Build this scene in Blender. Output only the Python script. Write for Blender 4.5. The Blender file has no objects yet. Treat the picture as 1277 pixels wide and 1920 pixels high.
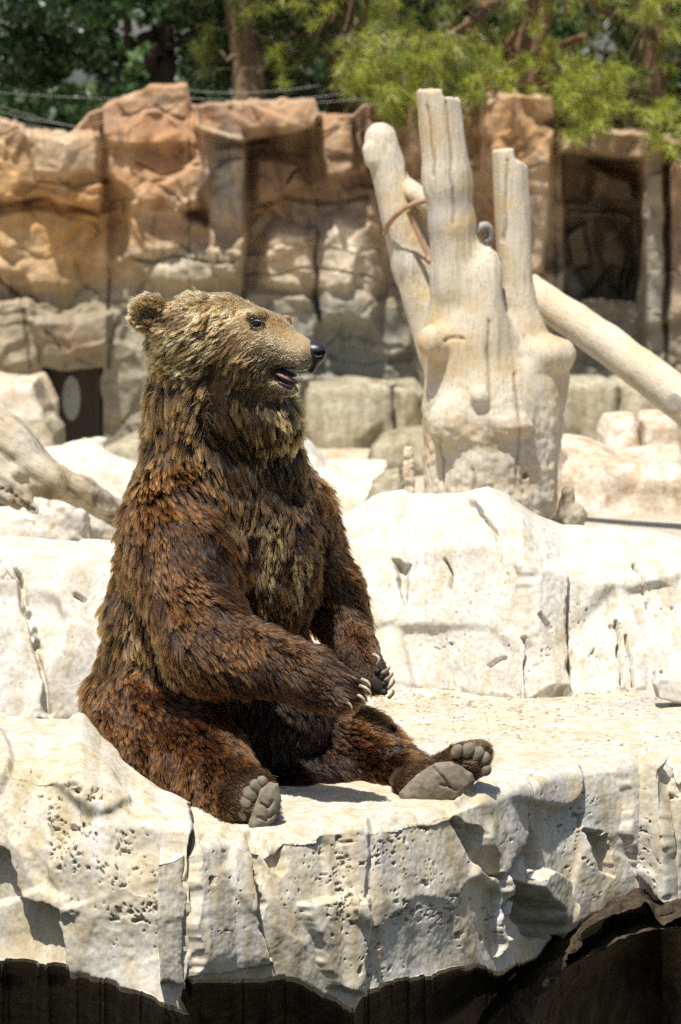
import bpy, bmesh, math, random
import numpy as np
from mathutils import Vector, kdtree

random.seed(7)
S = bpy.context.scene
COL = S.collection

# ------------------------------------------------------------------ camera
FPX = 7143.0                 # focal length in photo pixels (photo is 1277 x 1920)
CAM_Z = 1.90                 # metres above the ledge the bear sits on
PITCH = math.radians(6.07)
cam_d = bpy.data.cameras.new('camera')
cam_d.sensor_fit = 'VERTICAL'
cam_d.sensor_height = 36.0
cam_d.sensor_width = 24.0
cam_d.lens = 36.0 * FPX / 1920.0
cam_d.clip_end = 3000
cam_d.dof.use_dof = True
cam_d.dof.focus_distance = 10.55
cam_d.dof.aperture_fstop = 7.2
cam = bpy.data.objects.new('camera', cam_d)
cam.location = (0, 0, CAM_Z)
cam.rotation_euler = (math.radians(90) - PITCH, 0, 0)
COL.objects.link(cam)
S.camera = cam

# ------------------------------------------------------------------ sky, sun, exposure
SUN = Vector((-0.16, -0.36, 0.92)).normalized()
w = bpy.data.worlds.new('World'); S.world = w; w.use_nodes = True
nt = w.node_tree
sky = nt.nodes.new('ShaderNodeTexSky'); sky.sky_type = 'NISHITA'; sky.sun_disc = False
sky.sun_elevation = math.asin(SUN.z); sky.sun_rotation = math.atan2(SUN.x, SUN.y)
sky.air_density = 1.0; sky.dust_density = 2.0; sky.ozone_density = 1.0
bg = nt.nodes['Background']; nt.links.new(sky.outputs[0], bg.inputs[0]); bg.inputs[1].default_value = 0.075
sun_d = bpy.data.lights.new('sun', 'SUN'); sun_d.energy = 5.0; sun_d.angle = math.radians(0.9); sun_d.color = (1.0, 0.96, 0.895)
sun = bpy.data.objects.new('sun', sun_d); sun.rotation_euler = SUN.to_track_quat('Z', 'Y').to_euler(); sun.location = (0, 0, 30)
COL.objects.link(sun)
S.view_settings.view_transform = 'Standard'; S.view_settings.look = 'None'
S.view_settings.gamma = 1.0; S.view_settings.use_curve_mapping = False
S.view_settings.exposure = 0.52
S.render.engine = 'CYCLES'
S.cycles.max_bounces = 8; S.cycles.diffuse_bounces = 4; S.cycles.glossy_bounces = 3
S.cycles.transmission_bounces = 6; S.cycles.transparent_max_bounces = 8
S.cycles.use_denoising = False; S.cycles.caustics_reflective = False; S.cycles.caustics_refractive = False
try: S.cycles_curves.shape = 'RIBBONS'; S.cycles_curves.subdivisions = 2
except Exception: pass

# ------------------------------------------------------------------ projection helpers (photo pixel + depth -> place)
cp, sp_ = math.cos(PITCH), math.sin(PITCH)
def P(px, py, Y):
    u = (np.asarray(px, float) - 638.5) / FPX; v = (960.0 - np.asarray(py, float)) / FPX
    dy = cp + v * sp_; dz = -sp_ + v * cp
    k = np.asarray(Y, float) / dy
    return np.stack(np.broadcast_arrays(u * k, dy * k, CAM_Z + dz * k), -1)
def proj(p):
    x, y, z = p[..., 0], p[..., 1], p[..., 2] - CAM_Z
    d = y * cp - z * sp_; v = y * sp_ + z * cp
    return 638.5 + FPX * x / d, 960.0 - FPX * v / d
def V(px, py, Y): return Vector(P(px, py, Y))

# ------------------------------------------------------------------ noise
_TAB = np.random.RandomState(5).rand(1 << 16).astype(np.float32)
def _h(ix, iy, iz, seed):
    return _TAB[((ix * 0x2F0B4C47) ^ (iy * 0x1B873593) ^ (iz * 0x5BD1E995) ^ (seed * 0x3C6EF372)) >> 7 & 0xFFFF]
def vnoise(p, seed=0):
    fl = np.floor(p); f = (p - fl).astype(np.float32); i = fl.astype(np.int64)
    f = f * f * f * (f * (f * 6 - 15) + 10)
    A = [i[..., 0] * 0x2F0B4C47, (i[..., 0] + 1) * 0x2F0B4C47]; B = [i[..., 1] * 0x1B873593, (i[..., 1] + 1) * 0x1B873593]
    C = [(i[..., 2] * 0x5BD1E995) ^ (seed * 0x3C6EF372), ((i[..., 2] + 1) * 0x5BD1E995) ^ (seed * 0x3C6EF372)]
    fx, fy, fz = f[..., 0], f[..., 1], f[..., 2]
    def t(a, b, c): return _TAB[(A[a] ^ B[b] ^ C[c]) >> 7 & 0xFFFF]
    def ly(a, c):
        u = t(a, 0, c); return u + (t(a, 1, c) - u) * fy
    def lz(a):
        u = ly(a, 0); return u + (ly(a, 1) - u) * fz
    u = lz(0); r = u + (lz(1) - u) * fx
    return r * 2 - 1
def fbm(p, scale=1.0, octv=4, seed=0, gain=0.5):
    p = np.asarray(p, float) * scale
    a, t, r = 1.0, 0.0, 0.0
    for o in range(octv):
        r = r + a * vnoise(p + 17.3 * o, seed + o); t += a; a *= gain; p = p * 2.03
    return r / t
def p3(*a):
    a = np.broadcast_arrays(*a)
    return np.stack(list(a) + [np.zeros_like(a[0], float)] * (3 - len(a)), -1).astype(float)
def facets(x, y, seed=0, sharp=14.0, tilt=0.8):
    """soft Voronoi of tilted planes: broken, chiselled relief"""
    ix, iy = np.floor(x).astype(np.int64), np.floor(y).astype(np.int64)
    num = 0.0; den = 1e-9; z = np.zeros_like(ix)
    for dx in (-1, 0, 1):
        for dy in (-1, 0, 1):
            cx, cy = ix + dx, iy + dy
            ox = cx + _h(cx, cy, z, seed); oy = cy + _h(cx, cy, z, seed + 1)
            a = _h(cx, cy, z, seed + 2) - .5
            gx = (_h(cx, cy, z, seed + 3) - .5) * 2 * tilt; gy = (_h(cx, cy, z, seed + 4) - .5) * 2 * tilt
            d2 = (x - ox) ** 2 + (y - oy) ** 2
            wgt = np.exp(-sharp * d2)
            num = num + wgt * (a + gx * (x - ox) + gy * (y - oy)); den = den + wgt
    return num / den
def worley(x, y, seed=0):
    ix, iy = np.floor(x).astype(np.int64), np.floor(y).astype(np.int64)
    z = np.zeros_like(ix); f1 = np.full(x.shape, 9.); f2 = np.full(x.shape, 9.); idr = np.zeros(x.shape)
    for dx in (-1, 0, 1):
        for dy in (-1, 0, 1):
            cx, cy = ix + dx, iy + dy
            d = np.hypot(x - cx - _h(cx, cy, z, seed), y - cy - _h(cx, cy, z, seed + 1))
            r = _h(cx, cy, z, seed + 2)
            f2 = np.where(d < f1, f1, np.minimum(f2, d)); idr = np.where(d < f1, r, idr); f1 = np.minimum(f1, d)
    return f1, f2, idr
def seg_d(x, y, pts):
    """distance from pixels to a polyline"""
    d = np.full(np.shape(x), 1e9)
    for (x0, y0), (x1, y1) in zip(pts[:-1], pts[1:]):
        vx, vy = x1 - x0, y1 - y0
        t = np.clip(((x - x0) * vx + (y - y0) * vy) / (vx * vx + vy * vy + 1e-9), 0, 1)
        d = np.minimum(d, np.hypot(x - x0 - t * vx, y - y0 - t * vy))
    return d
def poly_d(x, y, pts):
    """signed distance to a polygon, negative inside"""
    pts = list(pts); d = seg_d(x, y, pts + [pts[0]])
    ins = np.zeros(np.shape(x), bool)
    for (x0, y0), (x1, y1) in zip(pts, pts[1:] + [pts[0]]):
        c = ((y0 > y) != (y1 > y)) & (x < (x1 - x0) * (y - y0) / (y1 - y0 + 1e-12) + x0)
        ins ^= c
    return np.where(ins, -d, d)
def sstep(a, b, x):
    t = np.clip((x - a) / (b - a), 0, 1); return t * t * (3 - 2 * t)
def pl(px, pts):
    """polyline lookup"""
    a = np.array(pts, float); return np.interp(px, a[:, 0], a[:, 1])

# ------------------------------------------------------------------ scene tree helpers
def tag(o, label=None, cat=None, group=None, kind=None):
    if label: o['label'] = label
    if cat: o['category'] = cat
    if group: o['group'] = group
    if kind: o['kind'] = kind
    return o
def link(name, data, m=None, parent=None):
    o = bpy.data.objects.new(name, data); COL.objects.link(o)
    if m is not None: data.materials.append(m)
    if parent is not None:
        o.parent = parent
        o.matrix_parent_inverse = MATW[parent.name].inverted() if parent.name in MATW else parent.matrix_basis.inverted()
    return o
MATW = {}
def empty(name, loc, label=None, cat=None, group=None, kind=None):
    o = bpy.data.objects.new(name, None); o.location = loc; o.empty_display_size = .1; COL.objects.link(o)
    MATW[o.name] = o.matrix_basis.copy()
    return tag(o, label, cat, group, kind)
def mesh(name, v, f, smooth=True, attrs=None):
    v = np.asarray(v, np.float32).reshape(-1, 3)
    me = bpy.data.meshes.new(name)
    if isinstance(f, np.ndarray):
        n, k = f.shape
        me.vertices.add(len(v)); me.vertices.foreach_set('co', v.ravel())
        me.loops.add(n * k); me.loops.foreach_set('vertex_index', f.astype(np.int32).ravel())
        me.polygons.add(n)
        me.polygons.foreach_set('loop_start', np.arange(0, n * k, k, dtype=np.int32))
        me.polygons.foreach_set('loop_total', np.full(n, k, np.int32))
        me.update(calc_edges=True)
    else:
        me.from_pydata(v.tolist(), [], f)
    me.polygons.foreach_set('use_smooth', np.full(len(me.polygons), smooth))
    for nm, arr in (attrs or {}).items():
        arr = np.asarray(arr, np.float32)
        if arr.ndim == 1:
            a = me.attributes.new(nm, 'FLOAT', 'POINT'); a.data.foreach_set('value', arr)
        else:
            a = me.attributes.new(nm, 'FLOAT_COLOR', 'POINT')
            if arr.shape[1] == 3: arr = np.concatenate([arr, np.ones((len(arr), 1), np.float32)], 1)
            a.data.foreach_set('color', arr.ravel())
    return me
def grid_faces(n, m):
    i = np.arange(n * m).reshape(n, m)
    return np.stack([i[:-1, :-1], i[:-1, 1:], i[1:, 1:], i[1:, :-1]], -1).reshape(-1, 4)
def grid_normals(G):
    du = np.gradient(G, axis=1); dv = np.gradient(G, axis=0)
    n = np.cross(du, dv); n /= np.linalg.norm(n, axis=-1, keepdims=True) + 1e-12
    return n

def nets(d, org, h):
    """naive surface nets: d is a signed-distance grid, returns vertices and quads"""
    s = d < 0
    nx, ny, nz = d.shape
    c = [s[i:nx - 1 + i, j:ny - 1 + j, k:nz - 1 + k] for i in (0, 1) for j in (0, 1) for k in (0, 1)]
    cnt = sum(a.astype(np.int8) for a in c)
    cells = np.argwhere((cnt > 0) & (cnt < 8))
    idx = np.full((nx - 1, ny - 1, nz - 1), -1, np.int64)
    idx[cells[:, 0], cells[:, 1], cells[:, 2]] = np.arange(len(cells))
    acc = np.zeros((len(cells), 3)); n = np.zeros(len(cells))
    corner = [(i, j, k) for i in (0, 1) for j in (0, 1) for k in (0, 1)]
    val = [d[cells[:, 0] + a, cells[:, 1] + b, cells[:, 2] + e] for a, b, e in corner]
    for a in range(8):
        for b in range(a + 1, 8):
            df = [abs(corner[a][q] - corner[b][q]) for q in range(3)]
            if sum(df) != 1: continue
            va, vb = val[a], val[b]
            m = (va < 0) != (vb < 0)
            t = np.where(m, va / np.where(va - vb == 0, 1, va - vb), 0)[:, None]
            p = np.array(corner[a]) + t * (np.array(corner[b]) - np.array(corner[a]))
            acc += np.where(m[:, None], p, 0); n += m
    v = (cells + acc / n[:, None]) * h + np.asarray(org)
    F = []
    for ax in range(3):
        lo = [slice(None)] * 3; hi = [slice(None)] * 3
        lo[ax] = slice(0, -1); hi[ax] = slice(1, None)
        cr = s[tuple(lo)] != s[tuple(hi)]
        e = np.argwhere(cr)
        o1, o2 = [(1, 2), (2, 0), (0, 1)][ax]
        ok = (e[:, o1] > 0) & (e[:, o2] > 0) & (e[:, o1] < d.shape[o1] - 1) & (e[:, o2] < d.shape[o2] - 1)
        e = e[ok]
        def at(a, b):
            q = e.copy(); q[:, o1] -= a; q[:, o2] -= b
            return idx[q[:, 0], q[:, 1], q[:, 2]]
        q = np.stack([at(1, 1), at(0, 1), at(0, 0), at(1, 0)], 1)
        flip = ~s[e[:, 0], e[:, 1], e[:, 2]]
        q[flip] = q[flip][:, ::-1]
        F.append(q)
    F = np.concatenate(F); F = F[(F >= 0).all(1)]
    return v, F
def vnormals(v, f):
    a, b, c, d = v[f[:, 0]], v[f[:, 1]], v[f[:, 2]], v[f[:, 3]]
    n = np.cross(c - a, d - b); out = np.zeros_like(v)
    for k in range(4): np.add.at(out, f[:, k], n)
    return out / (np.linalg.norm(out, axis=1, keepdims=True) + 1e-12)
def relax(v, f, it=2, lam=.5):
    for _ in range(it):
        acc = np.zeros_like(v); n = np.zeros(len(v))
        for k in range(4):
            np.add.at(acc, f[:, k], v[f[:, (k + 1) % 4]] + v[f[:, (k + 3) % 4]]); np.add.at(n, f[:, k], 2)
        v = v + lam * (acc / n[:, None] - v)
    return v
class Field:
    """signed distance field on a grid, filled by smooth unions"""
    def __init__(s, lo, hi, h):
        s.lo = np.array(lo, float); s.h = h
        s.n = np.ceil((np.array(hi) - s.lo) / h).astype(int) + 1
        s.d = np.full(s.n, 0.5, np.float32)
    def sub(s, lo, hi):
        a = np.clip(np.floor((np.array(lo) - s.lo) / s.h).astype(int), 0, s.n - 1)
        b = np.clip(np.ceil((np.array(hi) - s.lo) / s.h).astype(int) + 1, 1, s.n)
        sl = tuple(slice(x, y) for x, y in zip(a, b))
        ax = [s.lo[q] + s.h * np.arange(a[q], b[q]) for q in range(3)]
        X = np.stack(np.meshgrid(*ax, indexing='ij'), -1)
        return sl, X
    def join(s, sl, b, k):
        a = s.d[sl]; h = np.clip(.5 + .5 * (b - a) / k, 0, 1)
        s.d[sl] = (b * (1 - h) + a * h - k * h * (1 - h))
    def cone(s, a, b, ra, rb, k=.05):
        a, b = np.array(a), np.array(b); m = max(ra, rb) + k + .06
        sl, X = s.sub(np.minimum(a, b) - m, np.maximum(a, b) + m)
        s.join(sl, cone_d(X, a, b, ra, rb), k)
    def ell(s, c, r, k=.05, R=None):
        c = np.array(c); m = max(r) + k + .06
        sl, X = s.sub(c - m, c + m)
        s.join(sl, ell_d(X, c, np.array(r), R), k)
    def cut_cone(s, a, b, ra, rb, k=.02):
        a, b = np.array(a), np.array(b); m = max(ra, rb) + k + .05
        sl, X = s.sub(np.minimum(a, b) - m, np.maximum(a, b) + m)
        q = -cone_d(X, a, b, ra, rb); A = s.d[sl]
        h = np.clip(.5 - .5 * (q - A) / k, 0, 1)
        s.d[sl] = q * (1 - h) + A * h + k * h * (1 - h)
    def build(s, it=1):
        v, f = nets(s.d, s.lo, s.h)
        return (relax(v, f, it) if it else v), f
def cone_d(X, a, b, ra, rb):
    ab = b - a; t = np.clip(((X - a) @ ab) / (ab @ ab + 1e-12), 0, 1)
    return np.linalg.norm(X - a - t[..., None] * ab, axis=-1) - (ra + t * (rb - ra))
def ell_d(X, c, r, R=None):
    q = X - c
    if R is not None: q = q @ R
    k0 = np.linalg.norm(q / r, axis=-1); k1 = np.linalg.norm(q / (r * r), axis=-1)
    return k0 * (k0 - 1) / (k1 + 1e-9)

# ------------------------------------------------------------------ materials
def mat(name):
    m = bpy.data.materials.new(name); m.use_nodes = True
    return m, m.node_tree, m.node_tree.nodes['Principled BSDF']
def N(nt, t, **kw):
    n = nt.nodes.new(t)
    for k, v in kw.items(): setattr(n, k, v)
    return n
def noise_node(nt, vec, scale, detail=6, rough=.6, dist=0.0):
    n = N(nt, 'ShaderNodeTexNoise'); n.inputs['Scale'].default_value = scale; n.inputs['Detail'].default_value = detail
    n.inputs['Roughness'].default_value = rough; n.inputs['Distortion'].default_value = dist
    if vec is not None: nt.links.new(vec, n.inputs['Vector'])
    return n.outputs['Fac']
def ramp(nt, fac, stops):
    r = N(nt, 'ShaderNodeValToRGB'); nt.links.new(fac, r.inputs[0])
    el = r.color_ramp.elements
    while len(el) < len(stops): el.new(.5)
    for e, (p, c) in zip(el, stops): e.position = p; e.color = (c if len(c) == 4 else (*c, 1))
    return r.outputs[0]
def mix(nt, fac, a, b, mode='MIX'):
    m = N(nt, 'ShaderNodeMix', data_type='RGBA', blend_type=mode)
    for s, v in ((0, fac), (6, a), (7, b)):
        if isinstance(v, bpy.types.NodeSocket): nt.links.new(v, m.inputs[s])
        else: m.inputs[s].default_value = v if s == 0 else (*v, 1)
    return m.outputs[2]
def geo_pos(nt, scale=(1, 1, 1)):
    g = N(nt, 'ShaderNodeNewGeometry'); mp = N(nt, 'ShaderNodeMapping'); mp.inputs['Scale'].default_value = scale
    nt.links.new(g.outputs['Position'], mp.inputs['Vector']); return mp.outputs[0]
def bump(nt, b, h, dist=.01, strength=.6, prev=None):
    n = N(nt, 'ShaderNodeBump'); n.inputs['Distance'].default_value = dist; n.inputs['Strength'].default_value = strength
    nt.links.new(h, n.inputs['Height'])
    if prev is not None: nt.links.new(prev, n.inputs['Normal'])
    return n.outputs[0]
def attr(nt, name):
    a = N(nt, 'ShaderNodeAttribute'); a.attribute_name = name; return a

def rock_mat(name, base, stain, pale, fine=60.0, rough=.9, coarse=3.0, use_col=False, bumpd=.012):
    m, nt, b = mat(name)
    pos = geo_pos(nt)
    n1 = noise_node(nt, pos, coarse, 7, .62, .4); n2 = noise_node(nt, pos, fine, 5, .65)
    n3 = noise_node(nt, pos, coarse * 4.3, 6, .6)
    streak = noise_node(nt, geo_pos(nt, (9, 9, .8)), coarse * .8, 4, .55)
    c = mix(nt, ramp(nt, n1, [(.36, (0, 0, 0)), (.66, (1, 1, 1))]), base, pale)
    c = mix(nt, ramp(nt, streak, [(.47, (0, 0, 0)), (.68, (.75, .75, .75))]), c, stain)
    c = mix(nt, ramp(nt, n3, [(.50, (0, 0, 0)), (.70, (.6, .6, .6))]), c, stain)
    if use_col:
        a = attr(nt, 'col'); c = mix(nt, 1.0, a.outputs['Color'], mix(nt, .75, c, (.5, .5, .5)), 'MULTIPLY')
        c = mix(nt, 1.0, c, (2.0, 2.0, 2.0), 'MULTIPLY')
    c = mix(nt, ramp(nt, n2, [(.3, (.55, .55, .55)), (.55, (0, 0, 0))]), c, tuple(x * .62 for x in stain))
    if not use_col:
        a = attr(nt, 'dirt_dark'); c = mix(nt, a.outputs['Fac'], c, tuple(x * .30 for x in stain))
    nt.links.new(c, b.inputs['Base Color']); b.inputs['Roughness'].default_value = rough
    b.inputs['Specular IOR Level'].default_value = .25
    h1 = bump(nt, b, n2, bumpd * .45, .8); h2 = bump(nt, b, n3, bumpd * 1.5, .6, h1)
    nt.links.new(h2, b.inputs['Normal'])
    return m
def plain_mat(name, c, rough=.6, spec=.5, noise=0, c2=None, scale=40, bd=.002):
    m, nt, b = mat(name)
    b.inputs['Base Color'].default_value = (*c, 1); b.inputs['Roughness'].default_value = rough; b.inputs['Specular IOR Level'].default_value = spec
    n = noise_node(nt, geo_pos(nt), scale, 5, .6)
    nt.links.new(ramp(nt, n, [(.3, c), (.7, c2 or tuple(x * .7 for x in c))]), b.inputs['Base Color'])
    nt.links.new(bump(nt, b, n, bd, .5), b.inputs['Normal'])
    return m

# ------------------------------------------------------------------ small shapes
def blob(name, c, r, m, R=None, n=14, amp=0, parent=None):
    th = np.linspace(0, math.pi, n)[:, None]; ph = np.linspace(0, 2 * math.pi, n * 2, endpoint=False)[None]
    q = np.stack([np.sin(th) * np.cos(ph), np.sin(th) * np.sin(ph), np.cos(th) + 0 * ph], -1)
    q = q * (1 + amp * fbm(q * 2.2, 1, 2, 3)[..., None]) * np.array(r)
    if R is not None: q = q @ np.asarray(R).T
    k = n * 2; i = np.arange(n * k).reshape(n, k); j = np.roll(i, -1, 1)
    f = np.stack([i[:-1], i[1:], j[1:], j[:-1]], -1).reshape(-1, 4)
    return link(name, mesh(name, (q + np.array(c)).reshape(-1, 3), f), m, parent)
def tube_mesh(pts, rad, n=8, cap=True, flat=1.0):
    pts = np.array(pts, float); rad = np.broadcast_to(rad, len(pts)); V_ = []; 
    T = np.gradient(pts, axis=0); T /= np.linalg.norm(T, axis=1, keepdims=True) + 1e-12
    ref = np.array([0, 0, 1.]) if abs(T[0, 2]) < .9 else np.array([1., 0, 0])
    for p, t, r in zip(pts, T, rad):
        a = np.cross(t, ref); a /= np.linalg.norm(a) + 1e-12; b_ = np.cross(t, a); ref = -b_ if False else ref
        an = np.linspace(0, 2 * math.pi, n, endpoint=False)[:, None]
        V_.append(p + r * (np.cos(an) * a + flat * np.sin(an) * b_))
    V_ = np.concatenate(V_); m = len(pts); i = np.arange(m * n).reshape(m, n); j = np.roll(i, -1, 1)
    f = np.stack([i[:-1], j[:-1], j[1:], i[1:]], -1).reshape(-1, 4).tolist()
    if cap: f += [i[0][::-1].tolist(), i[-1].tolist()]
    return V_, f
def tube(name, pts, rad, m, parent=None, n=8, flat=1.0):
    v, f = tube_mesh(pts, rad, n, True, flat); return link(name, mesh(name, v, f), m, parent)
# ================================================================== materials of the setting
M_LEDGE = rock_mat('pale_gunite', (.52, .465, .355), (.39, .31, .165), (.52, .515, .485), fine=75, coarse=2.6, bumpd=.0025)
M_PALE = rock_mat('bleached_gunite', (.58, .54, .47), (.44, .37, .25), (.61, .59, .545), fine=60, coarse=2.0, bumpd=.003)
M_GREY = rock_mat('grey_gunite', (.31, .27, .18), (.19, .14, .07), (.42, .38, .28), fine=30, coarse=1.6, bumpd=.01)
M_TAN = rock_mat('tan_boulder_rock', (.52, .44, .32), (.36, .22, .10), (.62, .57, .49), fine=40, coarse=1.5, bumpd=.01)
M_DARK = rock_mat('wet_shaded_rock', (.014, .010, .007), (.10, .072, .04), (.040, .028, .016), fine=50, coarse=4, bumpd=.012)  # wet rock, blackened further to stand for the shade under the lip
M_WALL = rock_mat('stained_gunite', (.50, .50, .50), (.27, .25, .22), (.60, .60, .60), fine=16, coarse=1.1, use_col=True, bumpd=.03)
M_GROUND, _nt, _b = mat('sandy_ground')
_n = noise_node(_nt, geo_pos(_nt), 9, 8, .7); _n2 = noise_node(_nt, geo_pos(_nt), 1.3, 4, .5)
_c = mix(_nt, ramp(_nt, _n, [(.4, (0, 0, 0)), (.7, (1, 1, 1))]), (.40, .34, .25), (.52, .47, .38))
_c = mix(_nt, ramp(_nt, _n2, [(.45, (0, 0, 0)), (.7, (.6, .6, .6))]), _c, (.30, .25, .17))
_nt.links.new(_c, _b.inputs['Base Color']); _b.inputs['Roughness'].default_value = .95
_nt.links.new(bump(_nt, _b, _n, .02, .6), _b.inputs['Normal'])

M_MOAT = plain_mat('unseen_dark_water', (.010, .011, .008), .5, .2, scale=3, bd=.01)
# ================================================================== ground: moat floor, yard behind the ledge, lower yard before the cliff, bank behind it
xs = np.concatenate([-np.geomspace(400, 8, 14), np.linspace(-7, 7, 29), np.geomspace(8, 400, 14)])
prof = [(-60, -3.2), (0, -3.2), (9, -3.2), (12.9, -3.2), (13.15, -.40), (13.6, -.18), (19.5, -.15), (21, -.4), (23.5, -1.30), (30, -1.36), (35, -1.38), (36.6, -1.40), (37.6, 1.2), (39, 1.5), (60, 1.7), (140, 2.0), (1500, 2.0)]
prof = np.array(prof)
G = np.zeros((len(prof), len(xs), 3)); G[..., 0] = xs; G[..., 1] = prof[:, :1]; G[..., 2] = prof[:, 1:]
G[..., 2] += .03 * vnoise(G * .7, 5)
wm = np.array([[-60, -40, -2.9], [60, -40, -2.9], [60, 11.0, -2.9], [-60, 11.0, -2.9]], float)
tag(link('unseen_dark_water', mesh('unseen_dark_water', wm, [[0, 1, 2, 3]]), M_MOAT), kind='structure')  # unseen dark water, added to keep bounce light off the undercut
g = link('ground', mesh('ground', G.reshape(-1, 3), grid_faces(len(prof), len(xs))), M_GROUND); tag(g, kind='structure')

def Yz(px, py, z):
    """depth at which the ray of a pixel meets height z"""
    d = P(px, py, 1.0); return (z - CAM_Z) / (d[..., 2] - CAM_Z)

def sheet(px, lines, subs, smooth_t=3):
    """surface through horizontal control lines; each line = (py(px), Y(px))"""
    rows = []
    for (a, b), n in zip(zip(lines[:-1], lines[1:]), subs):
        for t in np.arange(n) / n:
            rows.append((a[0] * (1 - t) + b[0] * t, a[1] * (1 - t) + b[1] * t))
    rows.append(lines[-1])
    PY = np.array([r[0] for r in rows]); YY = np.array([r[1] for r in rows]); PX = np.broadcast_to(px, PY.shape).copy()
    G = P(PX, PY, YY)
    for _ in range(smooth_t):
        G[1:-1] = .25 * G[:-2] + .5 * G[1:-1] + .25 * G[2:]
    return G, PX, PY
def pits(PX, PY, zones, seed=3, cell=9.0, keep=.5):
    """small weathering holes, denser inside the zones; returns 0..1"""
    wx = PX + 4 * vnoise(p3(PX / 14., PY / 14.), seed); wy = PY + 4 * vnoise(p3(PX / 14., PY / 14.), seed + 9)
    dens = np.zeros_like(PX)
    for (x, y, rx, ry, s) in zones:
        dens = np.maximum(dens, s * np.exp(-(((PX - x) / rx) ** 2 + ((PY - y) / ry) ** 2) ** 1.5))
    dens = dens * np.clip(.55 + 2.6 * fbm(p3(PX / 34., PY / 30.), 1, 3, seed + 4), .02, 1.5)
    n = .62 * vnoise(p3(PX / (cell * 1.25), PY / (cell * .95)), seed + 21) + .38 * vnoise(p3(PX / (cell * .55), PY / (cell * .5)), seed + 22)
    big = vnoise(p3(PX / (cell * 2.6), PY / (cell * 2.2)), seed + 23)
    thr = .80 - .40 * np.clip(dens, 0, 1.3)
    return np.where(dens > .03, np.maximum(sstep(thr, thr + .16, n), sstep(.80 - .12 * dens, .9, big) * (dens > .5)), 0)

# ------------------------------------------------------------------ the ledge
px = np.arange(300, 1500, 2.0)
edge = pl(px, [(300, 1600), (350, 1588), (440, 1566), (470, 1568), (520, 1560), (620, 1548), (700, 1543), (860, 1508), (955, 1470), (985, 1472), (1010, 1450), (1100, 1434), (1225, 1418), (1240, 1432), (1277, 1428), (1500, 1420)])
lip = pl(px, [(300, 1815), (350, 1815), (372, 1805), (480, 1812), (560, 1806), (600, 1832), (664, 1864), (690, 1835), (800, 1808), (892, 1782), (920, 1792), (960, 1788), (1010, 1765), (1080, 1702), (1150, 1672), (1180, 1646), (1212, 1640), (1243, 1692), (1277, 1684), (1500, 1640)])
edge = edge + 4 * vnoise(p3(px / 23., px * 0), 4) ; lip = lip + 26 + 2 * vnoise(p3(px / 17., px * 0), 8) + 4 * np.round(1.5 * vnoise(p3(px / 26., px * 0), 18)) + 5 * vnoise(p3(px / 41., px * 0), 2)
Ye = Yz(px, np.convolve(np.pad(edge, 20, 'edge'), np.ones(41) / 41, 'valid'), 0.0); Ytop = Yz(px, edge - 30, 0.0)
backpy = pl(px, [(300, 1280), (800, 1272), (1500, 1262)])
lines = [(lip + 420, Ye + .9), (lip + 120, Ye + .75), (lip + 16, Ye + .34), (lip + 3, Ye - .02), (lip, Ye - .10), (lip * .5 + edge * .5, Ye - .09), (edge + 16, Ye - .035), (edge - 14, Yz(px, edge - 14, .0)), (edge - 70, Yz(px, edge - 70, .012)), (backpy, Yz(px, backpy, -.05))]
lines = [(a, np.asarray(b)) for a, b in lines]
G, PX, PY = sheet(px, lines, [12, 14, 9, 5, 70, 62, 14, 30, 70], 2)
face = sstep(-6, 12, PY - edge[None]) * (1 - sstep(60, 200, PY - lip[None])); onface = sstep(-4, 20, PY - edge[None])
D = np.zeros_like(PX)
D += .034 * facets(PX / 150., PY / 190., 11, 40) * face + .003 * facets(PX / 60., PY / 75., 21, 10) * face
D += .006 * fbm(G * 11, 1, 4, 3) + .0016 * fbm(G * 75, 1, 3, 13)
def feat(poly, amt, soft):
    global D
    wx_ = 8 * vnoise(p3(PX / 34., PY / 34.), 201) + 3 * vnoise(p3(PX / 11., PY / 11.), 202); wy_ = 8 * vnoise(p3(PX / 34., PY / 34.), 203) + 3 * vnoise(p3(PX / 11., PY / 11.), 204)
    D += amt * (1 - sstep(-soft, soft, poly_d(PX + wx_, PY + wy_, poly)))
feat([(489, 1578), (530, 1572), (540, 1625), (528, 1640), (505, 1630)], -.035, 4)
feat([(455, 1560), (492, 1565), (498, 1700), (480, 1740), (470, 1620)], -.028, 4)
feat([(355, 1560), (455, 1560), (470, 1640), (485, 1745), (512, 1812), (360, 1830)], .030, 3)
feat([(560, 1700), (690, 1680), (690, 1870), (620, 1850)], .03, 8)
feat([(640, 1545), (690, 1545), (690, 1720), (668, 1740)], .022, 8)
feat([(870, 1545), (890, 1552), (905, 1590), (925, 1640), (918, 1650), (898, 1625), (886, 1585)], -.04, 3)
feat([(845, 1505), (900, 1480), (984, 1478), (988, 1560), (930, 1642), (885, 1570)], .022, 3)
feat([(982, 1520), (1000, 1560), (1012, 1635), (980, 1640), (978, 1600)], -.05, 3)
feat([(1106, 1572), (1140, 1566), (1150, 1650), (1120, 1640)], -.055, 3)
feat([(1100, 1556), (1128, 1560), (1112, 1580)], -.05, 3)
feat([(1150, 1440), (1236, 1428), (1262, 1700), (1190, 1640)], .035, 4)
feat([(1230, 1415), (1500, 1405), (1500, 1500), (1250, 1490)], -.06, 5)
feat([(950, 1648), (985, 1655), (1048, 1755), (1010, 1765), (955, 1700)], -.08, 4)
feat([(975, 1622), (1060, 1650), (1062, 1740), (1045, 1752), (990, 1660)], .05, 4)
feat([(940, 1640), (956, 1650), (950, 1760), (930, 1790)], .03, 4)
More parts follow.
